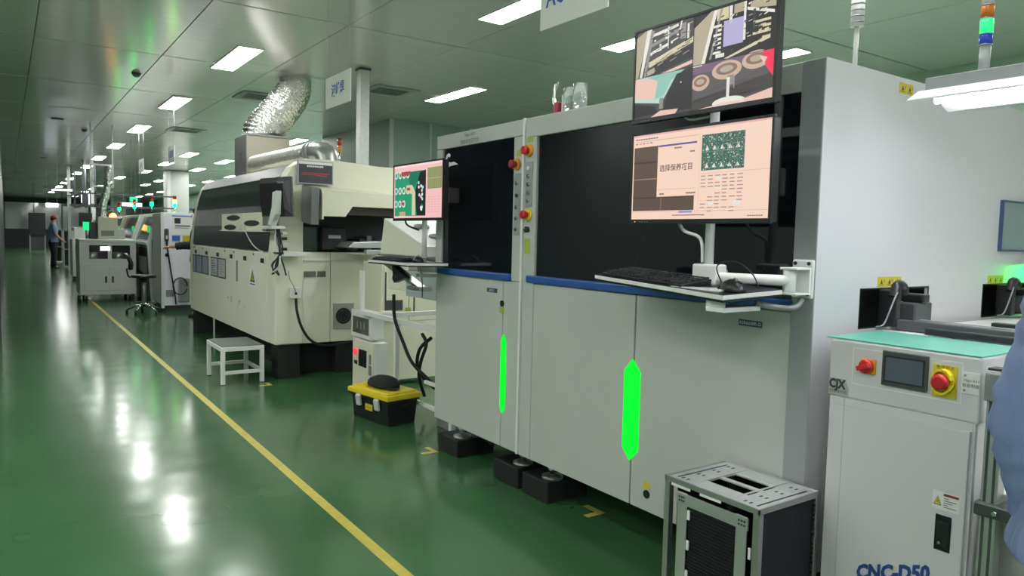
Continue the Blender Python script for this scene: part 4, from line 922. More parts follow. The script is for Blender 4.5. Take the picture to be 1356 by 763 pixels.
t = thing('signal_tower', 'small red and amber signal tower on the soldering machine roof', 'signal light', (2.70, 6.8, 2.0))
cylo('stem', chrome, t, (2.66, 6.8, 2.0), (2.66, 6.8, 2.13), .010); cylo('lens', mat('amber_lens', (.6, .3, .03), .3), t, (2.66, 6.8, 2.13), (2.66, 6.8, 2.19), .022); cylo('lens', mat('red_lens', (.4, .03, .02), .3), t, (2.66, 6.8, 2.19), (2.66, 6.8, 2.25), .022)
cylo('cap', darkg, t, (2.66, 6.8, 2.25), (2.66, 6.8, 2.26), .023)
# ================================================================== PCB DEPANELLING CABINET
K = thing('control_cabinet', 'light grey control cabinet with mint top, touch panel and red rotary switch', 'cabinet', (2.3, 1.07, 0))
x = 2.10
bx('body', kpaint, K, x + .02, 2.42, .87, 1.27, .0, .90, .004)
bx('top_console', kpaint, K, x, 2.42, .855, 1.285, .885, 1.062, .006)
bx('mint_top', mint, K, x + .002, 2.42, .857, 1.30, 1.062, 1.066, .001)
MB().grid('x', x + .004, x + .02, [.862, .868, 1.232, 1.28], [.02, .04, .86, .885], set()).build('front_frame', kpaint, K, .002)
bx('door', kpaint, K, x - .004, x + .006, .872, 1.228, .04, .862, .003)
MB().grid('x', x - .001, x + .001, [.900, .9025, 1.2075, 1.21], [.932, .9345, 1.0405, 1.043], {(1, 1)}).build('panel_recess_edge', whitem, K)
bx('inset_panel', kpaint, K, x - .0006, x, .9025, 1.2075, .9345, 1.0405)
# touch panel
tp_ = bx('touch_panel', darkg, K, x - .008, x, .987, 1.117, .946, 1.048, .003); bx('display', mat('display_dim', (.10, .12, .16), .15), tp_, x - .009, x - .008, 1.0, 1.105, .962, 1.030); MB().grid('x', x - .0092, x - .008, [.996, 1.0, 1.105, 1.109], [.958, .962, 1.030, 1.034], {(1, 1)}).build('display_border', black, tp_)
# rotary main switch
sw_ = bx('rotary_switch', mat('switch_orange', (.78, .36, .02), .4), K, x - .006, x, 1.136, 1.184, .969, 1.015, .004)
MB().tube([(x - .006, 1.162, .992), (x - .016, 1.162, .992), (x - .020, 1.162, .992)], [.022, .021, .017], 24).build('dial', redb, sw_)
MB().box(x - .034, x - .018, 1.155, 1.169, .972, 1.012, Matrix.Rotation(math.radians(70), 3, 'X'), (x - .02, 1.162, .992)).build('grip', redb, sw_, .003)
# emergency stop with yellow plate
ep = bx('switch_plate', stick, K, x - .0025, x, .912, .976, .940, 1.030, .001); text('lettering', '急停开关', .012, (x - .0025, .944, 1.022), XR, YU, ink, ep, 'CENTER')
es = MB().tube([(x - .002, .946, .985), (x - .010, .946, .985)], [.030, .028], 24).build('guard_ring', yel, K); MB().tube([(x - .010, .946, .985), (x - .018, .946, .985), (x - .022, .946, .985), (x - .032, .946, .985), (x - .036, .946, .985)], [.015, .015, .022, .021, .014], 24).build('push_button', redb, es)
for dz in (-.030, .030): MB().prism([(x - .022, .946 + .026 * math.cos(a), .985 + dz * .25 + (1 if dz > 0 else -1) * .028 * abs(math.sin(a))) for a in (0, .5, 1.05, 1.57, 2.1, 2.64, 3.14)] + [(x - .022, .946 + .021 * math.cos(a), .985 + dz * .25 + (1 if dz > 0 else -1) * .022 * abs(math.sin(a))) for a in (3.14, 2.64, 2.1, 1.57, 1.05, .5, 0)], (.02, 0, 0)).build('guard_arc', yel, es)
pq = MB().box(x - .003, x, .857, .9005, .962, 1.020).build('maker_plate', white, K, .001)
text('lettering', 'Magic-RAY', .0085, (x - .003, .877, .998), XR, YU, ink, pq, 'CENTER', shear=.3); text('lettering', '智能制造', .0105, (x - .003, .878, .984), XR, YU, ink, pq, 'CENTER')
for z in (1.011, .971): cylo('screw', grey, pq, (x - .003, .893, z), (x - .005, .893, z), .003, seg=12)
# maker's mark at the left
lg = Print((x - .0006, 1.283, .888), XR, YU, .066, .052, .0003)
lg.poly([(0, 0), (.82, 0), (1, .5), (1, 1), (0, 1)], mat('mark_plate', (.36, .39, .37), .5)); lg.build('maker_mark', K)
mk = [c for c in children(K) if c.name.startswith('maker_mark')][0]
text('lettering', 'CJX', .038, (x - .0012, 1.281, .922), XR, YU, ink, mk, width=.055, bold=.0018); text('lettering', '创佳信科技', .011, (x - .0012, 1.279, .900), XR, YU, ink, mk, width=.056)
# warning label and handle recess
wl_ = bx('warning_label', white, K, x - .005, x - .004, .884, .955, .632, .682)
P = Print((x - .005, .953, .634), XR, YU, .067, .046, .0003); P.poly([(.02, .8), (.18, .25), (.34, .8)], ink); P.poly([(.05, .76), (.18, .32), (.31, .76)], stick, 2); P.poly([(.2, .42), (.14, .58), (.19, .58), (.16, .7), (.23, .54), (.18, .54)], ink, 3)
P.rect(.40, .03, .98, .18, mat('maroon', (.25, .02, .03), .5))
for k in range(5): P.rect(.42, .30 + k * .13, .6 + .3 * ((k * 5) % 3) / 2, .34 + k * .13, ink)
P.build('print', wl_)
hr = MB().box(x - .0065, x - .003, .902, .944, .518, .618).build('handle_recess', mat('handle_black', (.008, .01, .018), .25), K, .012); bx('pull', black, hr, x - .0085, x - .006, .908, .938, .53, .60, .003)
cylo('lock', chrome, hr, (x - .0086, .930, .540), (x - .0095, .930, .540), .004, seg=12)
text('lettering', 'CNC-D50', .060, (x - .0045, 1.158, .364), (0, -.209, .078), YU, inkb, K, width=.224, bold=.0032)
# white conveyor bench behind the mint top with black rails
t = thing('conveyor_bench', 'white bench top carrying long black conveyor rails behind the mint cabinet top', 'conveyor', (2.7, .9, 0))
bx('bench', whitem, t, 2.43, 3.6, .30, 1.33, .80, 1.062, .004)
for xx in (2.5, 3.5):
    for yy in (.36, 1.27): bx('leg', whitem, t, xx - .03, xx + .03, yy - .03, yy + .03, 0, .80, .003)
bx('rail', black, t, 2.44, 2.47, .45, 1.17, 1.066, 1.088, .003); bx('rail', darkg, t, 2.50, 2.54, .40, 1.30, 1.064, 1.10, .003); bx('rail', black, t, 2.62, 2.66, .40, 1.05, 1.064, 1.11, .003)
bx('rail_cap', alu, t, 2.545, 2.555, .42, 1.24, 1.10, 1.104)
for y in (.5, .8, 1.1): bx('cross_bar', darkg, t, 2.47, 2.62, y - .01, y + .01, 1.062, 1.08)
# aluminium profile post with clamps at the near end
t = thing('profile_post', 'slotted aluminium profile post with a dark clamp beside the control cabinet', 'post', (2.105, .81, 0))
bx('profile', alu, t, 2.09, 2.13, .795, .835, 0, 1.035, .002)
for y in (.803, .822): bx('slot', darkg, t, 2.0885, 2.09, y, y + .006, 0, 1.03)
bx('end_cap', black, t, 2.088, 2.132, .793, .837, 1.035, 1.042, .002)
bx('angle_bracket', grey, t, 2.082, 2.09, .77, .84, .955, 1.03, .003)
bx('clamp', mat('clamp_dark', (.09, .1, .1), .4, .5), t, 2.07, 2.14, .70, .842, .655, .69, .004); cylo('bolt', chrome, t, (2.07, .79, .672), (2.062, .79, .672), .006, seg=10)
bx('clamp', MATS['clamp_dark'], t, 2.085, 2.135, .72, .79, .40, .43, .004)
# worn side machine behind the post
t = thing('side_cabinet', 'grey cabinet in the shade to the right of the profile post', 'cabinet', (2.3, .6, 0))
bx('body', cream_d, t, 2.17, 2.4, .32, .84, 0, .70, .004); bx('door', paint, t, 2.16, 2.17, .34, .83, .05, .66, .003)
# stainless work lamp above
t = thing('work_lamp', 'long bright twin tube work lamp hanging over the bench at upper right', 'lamp', (2.6, .6, 1.85))
bx('housing', paint_dk, t, 2.55, 2.68, -.10, 1.27, 1.868, 1.915, .003)
MB().prism([(2.55, -.1, 1.875), (2.475, -.1, 1.835), (2.475, -.1, 1.829), (2.555, -.1, 1.865), (2.675, -.1, 1.865), (2.755, -.1, 1.829), (2.755, -.1, 1.835), (2.68, -.1, 1.875)], (0, 1.39, 0)).build('reflector', whitem, t)
tub = mat('tube_glow', (.9, .9, .9), .4, emit=(.94, .93, 1.03), estr=37.0)
for xx in (2.555, 2.665): cylo('light_tube', tub, t, (xx, -.08, 1.838), (xx, 1.235, 1.838), .013, seg=12)
bx('ballast', whitem, t, 2.585, 2.64, -.1, 1.16, 1.800, 1.862, .006)
for yy in (.05, .45): cylo('hanger', chrome, t, (2.615, yy, 1.915), (2.615, yy, 1.35 + (ZC - 1.35) / .85), .006, seg=8)
t.location = CAMP + (t.location - CAMP) * .85; t.scale = (.85,) * 3
t = thing('signal_tower', 'amber, green and blue signal tower with lit green lens standing on the work lamp', 'signal light', (2.6, 1.113, 1.915))
cx, cy = 2.6, 1.113
cylo('base', mat('clear_grey', (.45, .48, .48), .3), t, (cx, cy, 1.915), (cx, cy, 2.000), .016)
for a, b, m in ((2.000, 2.035, mat('blue_lens', (.02, .05, .35), .25, emit=(.02, .06, .5), estr=.25)), (2.035, 2.083, mat('green_lens', (.02, .5, .15), .25, emit=(.01, 1, .12), estr=2.0)), (2.083, 2.125, mat('orange_lens', (.6, .18, .02), .25)), (2.125, 2.160, mat('white_lens', (.6, .6, .58), .25))): cylo('lens', m, t, (cx, cy, a), (cx, cy, b), .019)
for z in (2.000, 2.035, 2.083, 2.125): MB().tube([(cx, cy, z - .002), (cx, cy, z + .002)], .0196, 20).build('ring', grey, t)
t.location = CAMP + (t.location - CAMP) * .85; t.scale = (.85,) * 3
# green status light of the machine beyond the frame
t = thing('status_light', 'green status light bar casting a green glow on the white end panel', 'signal light', (3.72, 1.25, 1.262))
bx('bar', mat('green_bar', (.02, .6, .1), .3, emit=(.0, 1, .08), estr=60), t, 3.60, 3.95, 1.285, 1.30, 1.252, 1.266); bx('holder', darkg, t, 3.585, 3.96, 1.268, 1.325, 1.267, 1.275); bx('holder', darkg, t, 3.585, 3.96, 1.268, 1.282, 1.24, 1.275); bx('stand', darkg, t, 3.94, 3.97, 1.27, 1.30, 0, 1.25)

# ================================================================== PCB MAGAZINE RACK
t = thing('magazine_rack', 'open metal circuit board magazine rack with perforated top in the foreground', 'rack', (1.95, 1.48, 0))
x0, x1, y0, y1, h = 1.795, 2.103, 1.292, 1.665, .568
for xx in (x0, x1 - .022):
    for yy in (y0, y1 - .022): MB().grid('z', .0, h - .012, [xx, xx + .022], [yy, yy + .022], set()).build('post', steel, t, .002)
MB().box(x0, x1, y0, y1, 0, .012).build('base_plate', steel, t, .002)
xs_ = [x0 + .004, x0 + .045, x0 + .145, x0 + .165, x0 + .265, x1 - .004]; ys_ = [y0 + .004, y0 + .125, y0 + .235, y1 - .004]
MB().grid('z', h - .006, h, [x0 + .004, x0 + .085, x0 + .145, x0 + .165, x0 + .225, x1 - .004], [y0 + .004, y0 + .105, y0 + .265, y1 - .004], {(1, 1), (3, 1)}).build('top_plate', galv, t, .001)
MB().box(x0, x1, y0, y0 + .006, h - .014, h + .004).box(x0, x1, y1 - .006, y1, h - .014, h + .004).box(x0, x0 + .006, y0, y1, h - .014, h + .004).box(x1 - .006, x1, y0, y1, h - .014, h + .004).build('top_rim', steel, t, .001)
for yy in (y0 + .028, y1 - .034): bx('slot', black, t, x0 + .03, x1 - .03, yy, yy + .006, h, h + .0008)
for yy in (y0 + .11, y1 - .108): bx('fold', galv, t, x0 + .01, x1 - .01, yy, yy + .006, h, h + .003)
random.seed(2)
for k in range(7):
    for yy in (y0 + .055, y0 + .075, y1 - .07, y1 - .05):
        if (k + int(yy * 1000)) % 2: bx('hole', black, t, x0 + .03 + k * .038, x0 + .044 + k * .038, yy, yy + .006, h, h + .0008)
# slotted plastic side walls (comb plates): Y-facing black walls with guide ribs
for yy, s_ in ((y0 + .03, 1), (y1 - .036, -1)):
    bx('guide_wall', black, t, x0 + .03, x1 - .03, yy, yy + .006, .03, h - .03)
for xx in (x1 - .010,): bx('guide_wall', black, t, xx, xx + .004, y0 + .022, y1 - .022, .02, h - .02)
# near face (towards the viewer): black ribbed wall between posts
bx('rib_wall', mat('rib_black', (.005, .005, .012), .75), t, x0 + .024, x1 - .024, y0 + .008, y0 + .014, .014, h - .014)
for k in range(34): bx('guide_rib', black, t, x1 - .030, x1 - .020, y0 + .003, y0 + .009, .03 + k * .0155, .038 + k * .0155)
# aisle face: inner grey ladder frame with ribbed black board guides
fr = MB()
fx = x0 + .004
fr.box(fx, fx + .004, y0 + .045, y0 + .085, .014, h - .035).box(fx, fx + .004, y1 - .095, y1 - .055, .014, h - .035).box(fx - .002, fx + .005, y0 + .04, y1 - .05, h - .075, h - .038)
fr.build('inner_frame', alu, t, .001)
for yy in (y0 + .052, y0 + .062, y0 + .072, y1 - .065, y1 - .075, y1 - .083):
    for zz in (h - .050, h - .062): cylo('rivet', darkg, t, (fx - .002, yy, zz), (fx - .0035, yy, zz), .0035, seg=10)
bx('board_guide', MATS['rib_black'], t, fx + .012, fx + .016, y0 + .085, y1 - .095, .014, h - .08)
for k in range(44): bx('guide_rib', black, t, fx + .006, fx + .012, y0 + .086, y1 - .096, .02 + k * .0108, .0235 + k * .0108)
for zz in (.15, .25, .35, .45):
    bx('clip', white, t, fx - .001, fx + .003, y1 - .108, y1 - .098, zz, zz + .032); bx('clip', white, t, fx - .001, fx + .003, y0 + .028, y0 + .036, zz - .04, zz - .005)
bx('label_strip', white, t, x0 - .001, x0 + .002, y1 - .11, y1 - .03, h - .022, h - .014); bx('label_strip', white, t, x0 - .001, x0 + .002, y0 + .14, y1 - .15, h - .022, h - .014)

# ================================================================== PEOPLE
def skinmesh(name, m, parent, verts, edges, radii, sub=2, loc=None, root=0):
    me = bpy.data.meshes.new(name); off = rootloc(parent) if parent is not None else Vector(loc or (0, 0, 0))
    me.from_pydata([Vector(v) - off for v in verts], edges, [])
    o = bpy.data.objects.new(name, me); COL.objects.link(o)
    if parent is not None: o.parent = parent
    else: o.location = off
    sk = o.modifiers.new('skin', 'SKIN'); sk.use_smooth_shade = True
    for i, v in enumerate(me.skin_vertices[0].data):
        r = radii[i]; v.radius = (r, r) if not isinstance(r, tuple) else r
        v.use_root = (i == root)
    sb = o.modifiers.new('smooth', 'SUBSURF'); sb.levels = sub; sb.render_levels = sub
    me.materials.append(m); return o
def oval(c, rx, ry, n=28, wob=0, ph=0.0, fwd=Vector((1, 0, 0))):
    f = fwd.normalized(); s = Vector((-f.y, f.x, 0)); r = []
    for k in range(n):
        a = 2 * math.pi * k / n; w_ = 1 + wob * (math.sin(3 * a + ph) * .5 + math.sin(7 * a + ph * 2.3) * .5)
        r.append(Vector(c) + (f * math.cos(a) * rx + s * math.sin(a) * ry) * w_)
    return r
def person(P, fwd, H, label, shirt_m, trouser_m, cap=None, near=False, armL=None, armR=None, vis=True, lean=0.0, sleeve=1.0, long_shirt=False, foot_dx=.0):
    "P ground point, fwd facing; armL/armR = elbow and wrist offsets (fwd, left, up) from the shoulder, in body heights"
    f = Vector(fwd).normalized(); l = Vector((-f.y, f.x, 0)); u = Vector((0, 0, 1)); P = Vector(P)
    def q(a, b, c): return P + f * (a * H + max(0, c - .52) * lean * H) + l * (b * H) + u * (c * H)
    t = thing('person', label, 'person', P)
    sh = .812
    ar = {}
    for s, arm in ((1, armL), (-1, armR)):
        e_, w_ = arm or ((.0, .03, -.17), (.05, .03, -.32))
        S0 = q(0, s * .105, sh); E_ = S0 + f * e_[0] * H + l * s * e_[1] * H + u * e_[2] * H; W_ = S0 + f * w_[0] * H + l * s * w_[1] * H + u * w_[2] * H
        ar[s] = (S0, E_, W_)
    V = [q(0, 0, .53), q(.0, 0, .60), q(.005, 0, .70), q(0, 0, .79), q(0, 0, .85), q(.012, 0, .885), q(.015, 0, .93), q(.008, 0, .972)]
    Rr = [(.085, .062), (.075, .055), (.088, .060), (.075, .05), (.032, .032), (.038, .040), (.043, .050), (.030, .034)]
    Ed = [(i, i + 1) for i in range(7)]
    for s in (1, -1):
        b = len(V); S0, E_, W_ = ar[s]
        V += [S0, E_, W_]; Rr += [.034, .025, .016]; Ed += [(3, b), (b, b + 1), (b + 1, b + 2)]
        hd = (W_ - E_).normalized(); b2 = len(V); V += [W_ + hd * .035 * H, W_ + hd * .055 * H]; Rr += [(.024, .013), (.022, .011)]; Ed += [(b + 2, b2), (b2, b2 + 1)]
        sd = l * s; up_ = hd.cross(sd).normalized(); sd = up_.cross(hd).normalized()
        for k in range(4):
            L_ = (.036, .042, .040, .032)[k]; off = (k - 1.5) * .0115 * H
            i0 = len(V); base = W_ + hd * .055 * H + f * off * .9
            c_ = -up_ * .012 * H
            V += [base, base + hd * L_ * .55 * H + c_ * .3, base + hd * L_ * H * .95 + c_]; Rr += [.0062, .0055, .0046]; Ed += [(b2 + 1, i0), (i0, i0 + 1), (i0 + 1, i0 + 2)]
        i0 = len(V); V += [W_ + hd * .028 * H + f * .018 * H, W_ + hd * .050 * H + f * .030 * H]; Rr += [.008, .0062]; Ed += [(b2, i0), (i0, i0 + 1)]
        hip = q(0, s * .05, .50); kn = q(.012, s * .052, .28); an = q(-.01 + foot_dx * s, s * .052, .045); to = q(.07 + foot_dx * s, s * .058, .022)
        i0 = len(V); V += [hip, kn, an, to]; Rr += [.052, .034, .024, (.026, .018)]; Ed += [(0, i0), (i0, i0 + 1), (i0 + 1, i0 + 2), (i0 + 2, i0 + 3)]
    Rr = [(r[0] * H, r[1] * H) if isinstance(r, tuple) else r * H for r in Rr]
    skinmesh('body', skin, t, V, Ed, Rr, 2)
    # face
    hc = q(.018, 0, .93); 
    for s in (1, -1):
        MB().loft([oval(hc + l * s * .018 * H + f * .043 * H + u * dz, r_, r_ * 1.2, 10) for dz, r_ in ((-.004, .002), (0, .006), (.004, .002))]).build('eye', ink, t)
        MB().loft([oval(hc + l * s * .046 * H + u * (dz - .008), .010 * k_, .004 * k_, 10) for dz, k_ in ((-.018, .4), (-.008, 1), (.010, 1.2), (.020, .5))]).build('ear', skin, t)
    MB().tube([hc + f * .046 * H + u * .005 * H, hc + f * .054 * H - u * .008 * H, hc + f * .060 * H - u * .018 * H, hc + f * .048 * H - u * .022 * H], [.004, .006, .0085, .005], 8).build('nose', skin, t)
    MB().tube([hc + f * .043 * H - u * .034 * H + l * .013 * H, hc + f * .048 * H - u * .034 * H, hc + f * .043 * H - u * .034 * H - l * .013 * H], .0035, 6).build('mouth', mat('lip', (.3, .1, .09), .5), t)
    # hair
    hair = mat('black_hair', (.012, .010, .009), .6)
    MB().loft([oval(hc + f * (dx * H) + u * (z * H), rx * H, ry * H, 20, fwd=f) for z, rx, ry, dx in ((-.015, .036, .043, -.022), (.01, .046, .047, -.014), (.035, .050, .046, -.006), (.055, .040, .038, -.004), (.068, .018, .018, -.004))]).build('hair', hair, t)
    if cap:
        c = MB().loft([oval(hc + f * (-.002 * H) + u * (z * H), rx * H, ry * H, 22, fwd=f) for z, rx, ry in ((.022, .056, .053), (.045, .057, .053), (.064, .044, .041), (.076, .018, .018))]).build('cap', cap, t)
        MB().loft([[hc + f * (a * H) + l * (b * H) + u * ((.022 + d) * H) for a, b in ((.045, .04), (.085, .026), (.094, 0), (.085, -.026), (.045, -.04))] for d in (0, .005)], smooth=False).build('peak', cap, c)
    # shirt: torso tube + sleeves, clean hem, slightly draped
    hem = .492 if long_shirt else .50
    n = 40; rings = []; lo_ = .044 if long_shirt else 0
    prof_ = [(hem, .088 + lo_, .122 + lo_), (hem + .02, .087 + lo_, .121 + lo_), (.55, .082 + lo_ * .9, .112 + lo_ * .9), (.60, .077 + lo_ * .9, .104 + lo_ * .9), (.66, .080 + lo_ * .6, .108 + lo_ * .6), (.72, .084, .116), (.77, .078, .119), (.80, .066, .108), (.825, .050, .075), (.842, .037, .045)]
    for i, (z, a, b) in enumerate(prof_): rings.append(oval(q(.002, 0, z), a * H, b * H, n, .035 if z < .7 else .015, z * 9, f))
    sm = MB(); sm.loft([oval(q(.002, 0, hem + .004), prof_[0][1] * H * .96, prof_[0][2] * H * .96, n, .035, prof_[0][0] * 9, f)] + rings, False)
    so = sm.build('shirt', shirt_m, t)
    ss = so.modifiers.new('smooth', 'SUBSURF'); ss.levels = 1; ss.render_levels = 2 if near else 1
    for s in (1, -1):
        S0, E_, W_ = ar[s]
        pts = smoothpath([S0 - l * s * .03 * H + u * .005 * H, S0 + l * s * .004 * H - u * .01 * H, S0.lerp(E_, .5), E_, E_.lerp(W_, .5), E_.lerp(W_, .93)], 7)
        if sleeve < 1: pts = pts[:int(len(pts) * sleeve)]
        k_ = len(pts); rs = [((.054 if near else .048) - (.010 if near else .016) * i / k_ + .0022 * math.sin(i * 2.1) + .0015 * math.sin(i * 3.7 + 1)) * H for i in range(k_)]
        rs[0] = .03 * H
        o = MB().tube(pts, rs, 18).build('sleeve', shirt_m, t)
    # collar, placket button
    MB().tube([q(.045 * math.cos(a), .042 * math.sin(a), .845 + (.008 if math.cos(a) < 0 else -.004)) for a in [k * 2 * math.pi / 16 for k in range(17)]], .010 * H, 8).build('collar', shirt_m, t)
    # trousers and shoes
    tr_ = MB()
    for s in (1, -1):
        rg = [oval(q(0, s * .046, .545), .078 * H, .062 * H, 20, fwd=f), oval(q(0, s * .05, .48), .074 * H, .060 * H, 20, .02, 1, f), oval(q(.008, s * .052, .36), .056 * H, .050 * H, 20, .03, 2, f), oval(q(.012, s * .052, .27), .046 * H, .043 * H, 20, .03, 3, f), oval(q(.0 + foot_dx * s * .6, s * .052, .13), .043 * H, .040 * H, 20, .04, 4, f), oval(q(-.004 + foot_dx * s, s * .052, .035), .042 * H, .038 * H, 20, .03, 5, f)]
        tr_.loft(rg)
    tr_.build('trousers', trouser_m, t)
    for s in (1, -1):
        rg = []
        for a, b, hh in ((-.045, .018, .030), (-.03, .026, .050), (.0, .027, .052), (.04, .028, .034), (.08, .027, .026), (.098, .014, .016)):
            c_ = q(a + foot_dx * s, s * .054, 0); rg.append([c_ + l * (b * H * math.cos(k * math.pi / 6)) + u * max(0.0, hh * H * (.5 + .5 * math.sin(k * math.pi / 6))) for k in range(12)])
        MB().loft(rg).build('shoe', mat('shoe_dark', (.03, .03, .035), .6), t)
    return t
# the worker at the right edge: seen from the back left, mostly beyond the frame
NP = person((1.64, .335, 0), (1, .12, 0), 1.58, 'person in a loose blue work shirt leaning at the bench by the right edge', denim, trous, near=True,
            armL=((-.012, .038, -.165), (.01, .010, -.315)), armR=((.03, .03, -.17), (.14, .02, -.24)), long_shirt=True, lean=.06)
bt = [c for c in children(NP) if c.name.startswith('shirt')][0]
# the far worker in the aisle
person((1.27, 28.0, 0), (1, .1, 0), 1.70, 'person in a grey blue shirt and red cap standing far down the aisle', mat('far_shirt', (.16, .22, .36), .8), trous, cap=mat('red_cap', (.30, .02, .04), .7),
       armL=((.03, .03, -.16), (.13, .0, -.25)), armR=((.02, .03, -.16), (.12, .0, -.26)), sleeve=.55)
# dark clothed worker half hidden behind the soldering machine
person((2.50, 12.2, 0), (-1, .3, 0), 1.70, 'person in black clothes half hidden behind the far end of the soldering machine', trous, trous, armR=((.02, .03, -.16), (.15, .0, -.17)), armL=((.05, .02, -.15), (.20, .0, -.17)))

# ================================================================== FAR EQUIPMENT
# white cart machine in the aisle
t = thing('test_machine', 'low white wheeled cabinet with two windows and two lower doors in the far aisle', 'cabinet', (1.55, 15.6, 0))
x0, x1, y0, y1 = 1.09, 2.01, 15.3, 16.1
fw = mat('far_white', (.74, .76, .73), .4)
bx('lower_body', fw, t, x0, x1, y0, y1, .12, .70, .01); bx('top_cover', fw, t, x0 - .01, x1 + .01, y0 - .01, y1, 1.08, 1.14, .015)
MB().grid('y', y0, y0 + .03, [x0, 1.245, 1.545, 1.61, 1.91, x1], [.70, .78, 1.03, 1.08], {(1, 1), (3, 1)}).build('window_frame', fw, t)
bx('interior', darkg, t, x0 + .02, x1 - .02, y0 + .25, y1 - .01, .70, 1.08)
for x in (x0, x1 - .03): bx('side_wall', fw, t, x, x + .03, y0 + .03, y1, .70, 1.08)
bx('lit_display', mat('lit_white', (.7, .7, .7), .4, emit=(1, 1, .95), estr=1.1), t, 1.42, 1.58, 15.295, 15.3, .93, 1.01)
for xa in (1.30, 1.72): cylo('bowl_feeder', steel, t, (xa, 15.42, .72), (xa, 15.42, .90), .10)
for xa, xb in ((1.16, 1.54), (1.56, 1.94)): bx('door', fw, t, xa, xb, y0 - .012, y0, .20, .64, .004)
for xa in (1.49, 1.60): bx('door_handle', darkg, t, xa, xa + .035, y0 - .02, y0 - .012, .34, .46)
for xa, ya in ((1.2, 15.4), (1.9, 15.4), (1.2, 16.0), (1.9, 16.0)):
    w_ = cylo('castor', black, t, (xa - .02, ya, .05), (xa + .02, ya, .05), .05); bx('castor_fork', steel, w_, xa - .028, xa + .028, ya - .02, ya + .02, .05, .12)
cylo('side_foot', black, t, (1.08, 15.32, 0), (1.08, 15.32, .12), .03)
t = thing('feeder_unit', 'beige box unit standing on the white wheeled cabinet below a foil hose', 'machine', (1.56, 15.6, 1.14))
bx('box', cream, t, 1.40, 1.72, 15.4, 15.8, 1.14, 1.55, .01); bx('box', fw, t, 1.72, 1.84, 15.38, 15.7, 1.14, 1.34, .01); bx('box', darkg, t, 1.28, 1.39, 15.5, 15.7, 1.14, 1.45, .005); bx('vent', grey, t, 1.45, 1.66, 15.395, 15.4, 1.2, 1.3)
bx('green_display', mat('green_screen', (.05, .5, .3), .4, emit=(.0, .8, .22), estr=1.0), t, 1.17, 1.27, 15.52, 15.54, 1.3, 1.45); bx('display_stand', darkg, t, 1.21, 1.23, 15.53, 15.55, 1.14, 1.3)
t = thing('foil_hose', 'slim silver hose rising to the ceiling from the beige box unit', 'duct', (1.5, 15.6, 1.55))
out = smoothpath([(1.50, 15.6, 1.55), (1.50, 15.6, 1.75), (1.56, 15.6, 2.0), (1.60, 15.6, 2.35), (1.60, 15.6, 2.5)], 10)
MB().tube(out, [.06 + .008 * (i % 2) for i in range(len(out))], 14).build('hose', foil, t)
MB().grid('y', 15.58, 15.62, [1.30, 1.33, 1.66, 1.69], [2.1, 2.13, 2.50, 2.53], {(1, 1)}).build('hanging_frame', steel, t)
for xa in (1.315, 1.675): bx('hanging_rod', steel, t, xa - .01, xa + .01, 15.59, 15.61, 2.53, ZC)
# swivel work chair
t = thing('work_chair', 'swivel work chair with black seat, curved back and chrome star base', 'chair', (1.80, 12.9, 0))
cx, cy = 1.80, 12.9
cylo('seat', black, t, (cx, cy, .575), (cx, cy, .615), .19, .18); cylo('column', steel, t, (cx, cy, .14), (cx, cy, .575), .035); cylo('lever_box', black, t, (cx, cy, .50), (cx, cy, .56), .05)
MB().tube([(cx + .17 * math.cos(a * .3307), cy + .17 * math.sin(a * .3307), .17) for a in range(20)], .010, 6).build('foot_ring', chrome, t)
for k in range(5):
    a = k * 2 * math.pi / 5 + .3; l_ = MB().tube([(cx, cy, .13), (cx + .12 * math.cos(a), cy + .12 * math.sin(a), .12), (cx + .25 * math.cos(a), cy + .25 * math.sin(a), .06)], [.02, .018, .014], 8).build('leg', chrome, t)
    cylo('castor', black, l_, (cx + .25 * math.cos(a) - .015, cy + .25 * math.sin(a), .028), (cx + .25 * math.cos(a) + .015, cy + .25 * math.sin(a), .028), .028, seg=12)
MB().tube(smoothpath([(cx - .15, cy, .58), (cx - .22, cy, .60), (cx - .24, cy, .72)]), .012, 8).build('back_bar', black, t)
MB().loft([[Vector((cx - .25 + dx + .06 * abs(math.sin(k * .3)) , cy - .17 + k * .0378, z)) for k in range(10)] + [Vector((cx - .27 + dx + .06 * abs(math.sin(k * .3)), cy - .17 + k * .0378, z)) for k in range(9, -1, -1)] for z, dx in ((.70, .04), (.80, .05), (.88, .02), (.96, -.04))]).build('backrest', black, t)
# bright white cabinet with poster
t = thing('white_cabinet', 'tall bright white cabinet end with a poster and a hanging handset, behind the chair', 'cabinet', (2.45, 13.4, 0))
lil = mat('purple_lit_white', (.84, .82, .90), .4)  # white panel; the purple light on it is put into the colour
bx('body', lil, t, 2.11, 3.1, 13.02, 14.1, .10, 1.62, .01); bx('edge_post', fw, t, 2.07, 2.12, 13.0, 13.08, .06, 1.62, .005); bx('plinth', darkg, t, 2.15, 3.0, 13.1, 14.0, 0, .10)
po = bx('poster', board, t, 2.24, 2.55, 13.012, 13.02, 1.40 - .14, 1.58)
P = Print((2.24, 13.012, 1.26), YN, YU, .31, .32, .001); P.rect(0, 0, 1, .06, mat('poster_blue', (.1, .2, .5), .5)); P.rect(.12, .14, .42, .42, ink); P.rect(.15, .5, .9, .56, ink); P.rect(.12, .62, .8, .66, grey); P.build('print', po)
bx('blue_tag', mat('tag_blue', (.05, .14, .45), .5), t, 2.24, 2.36, 13.012, 13.02, 1.16, 1.25); bx('yellow_tag', stick, t, 2.40, 2.52, 13.012, 13.02, 1.16, 1.25)
bx('handset', darkg, t, 2.12, 2.19, 12.98, 13.02, 1.16, 1.36, .02); bx('handset_pad', fw, t, 2.14, 2.17, 12.97, 12.98, 1.19, 1.25, .005); cylo('knob', black, t, (2.16, 13.0, .93), (2.16, 13.02, .93), .03)
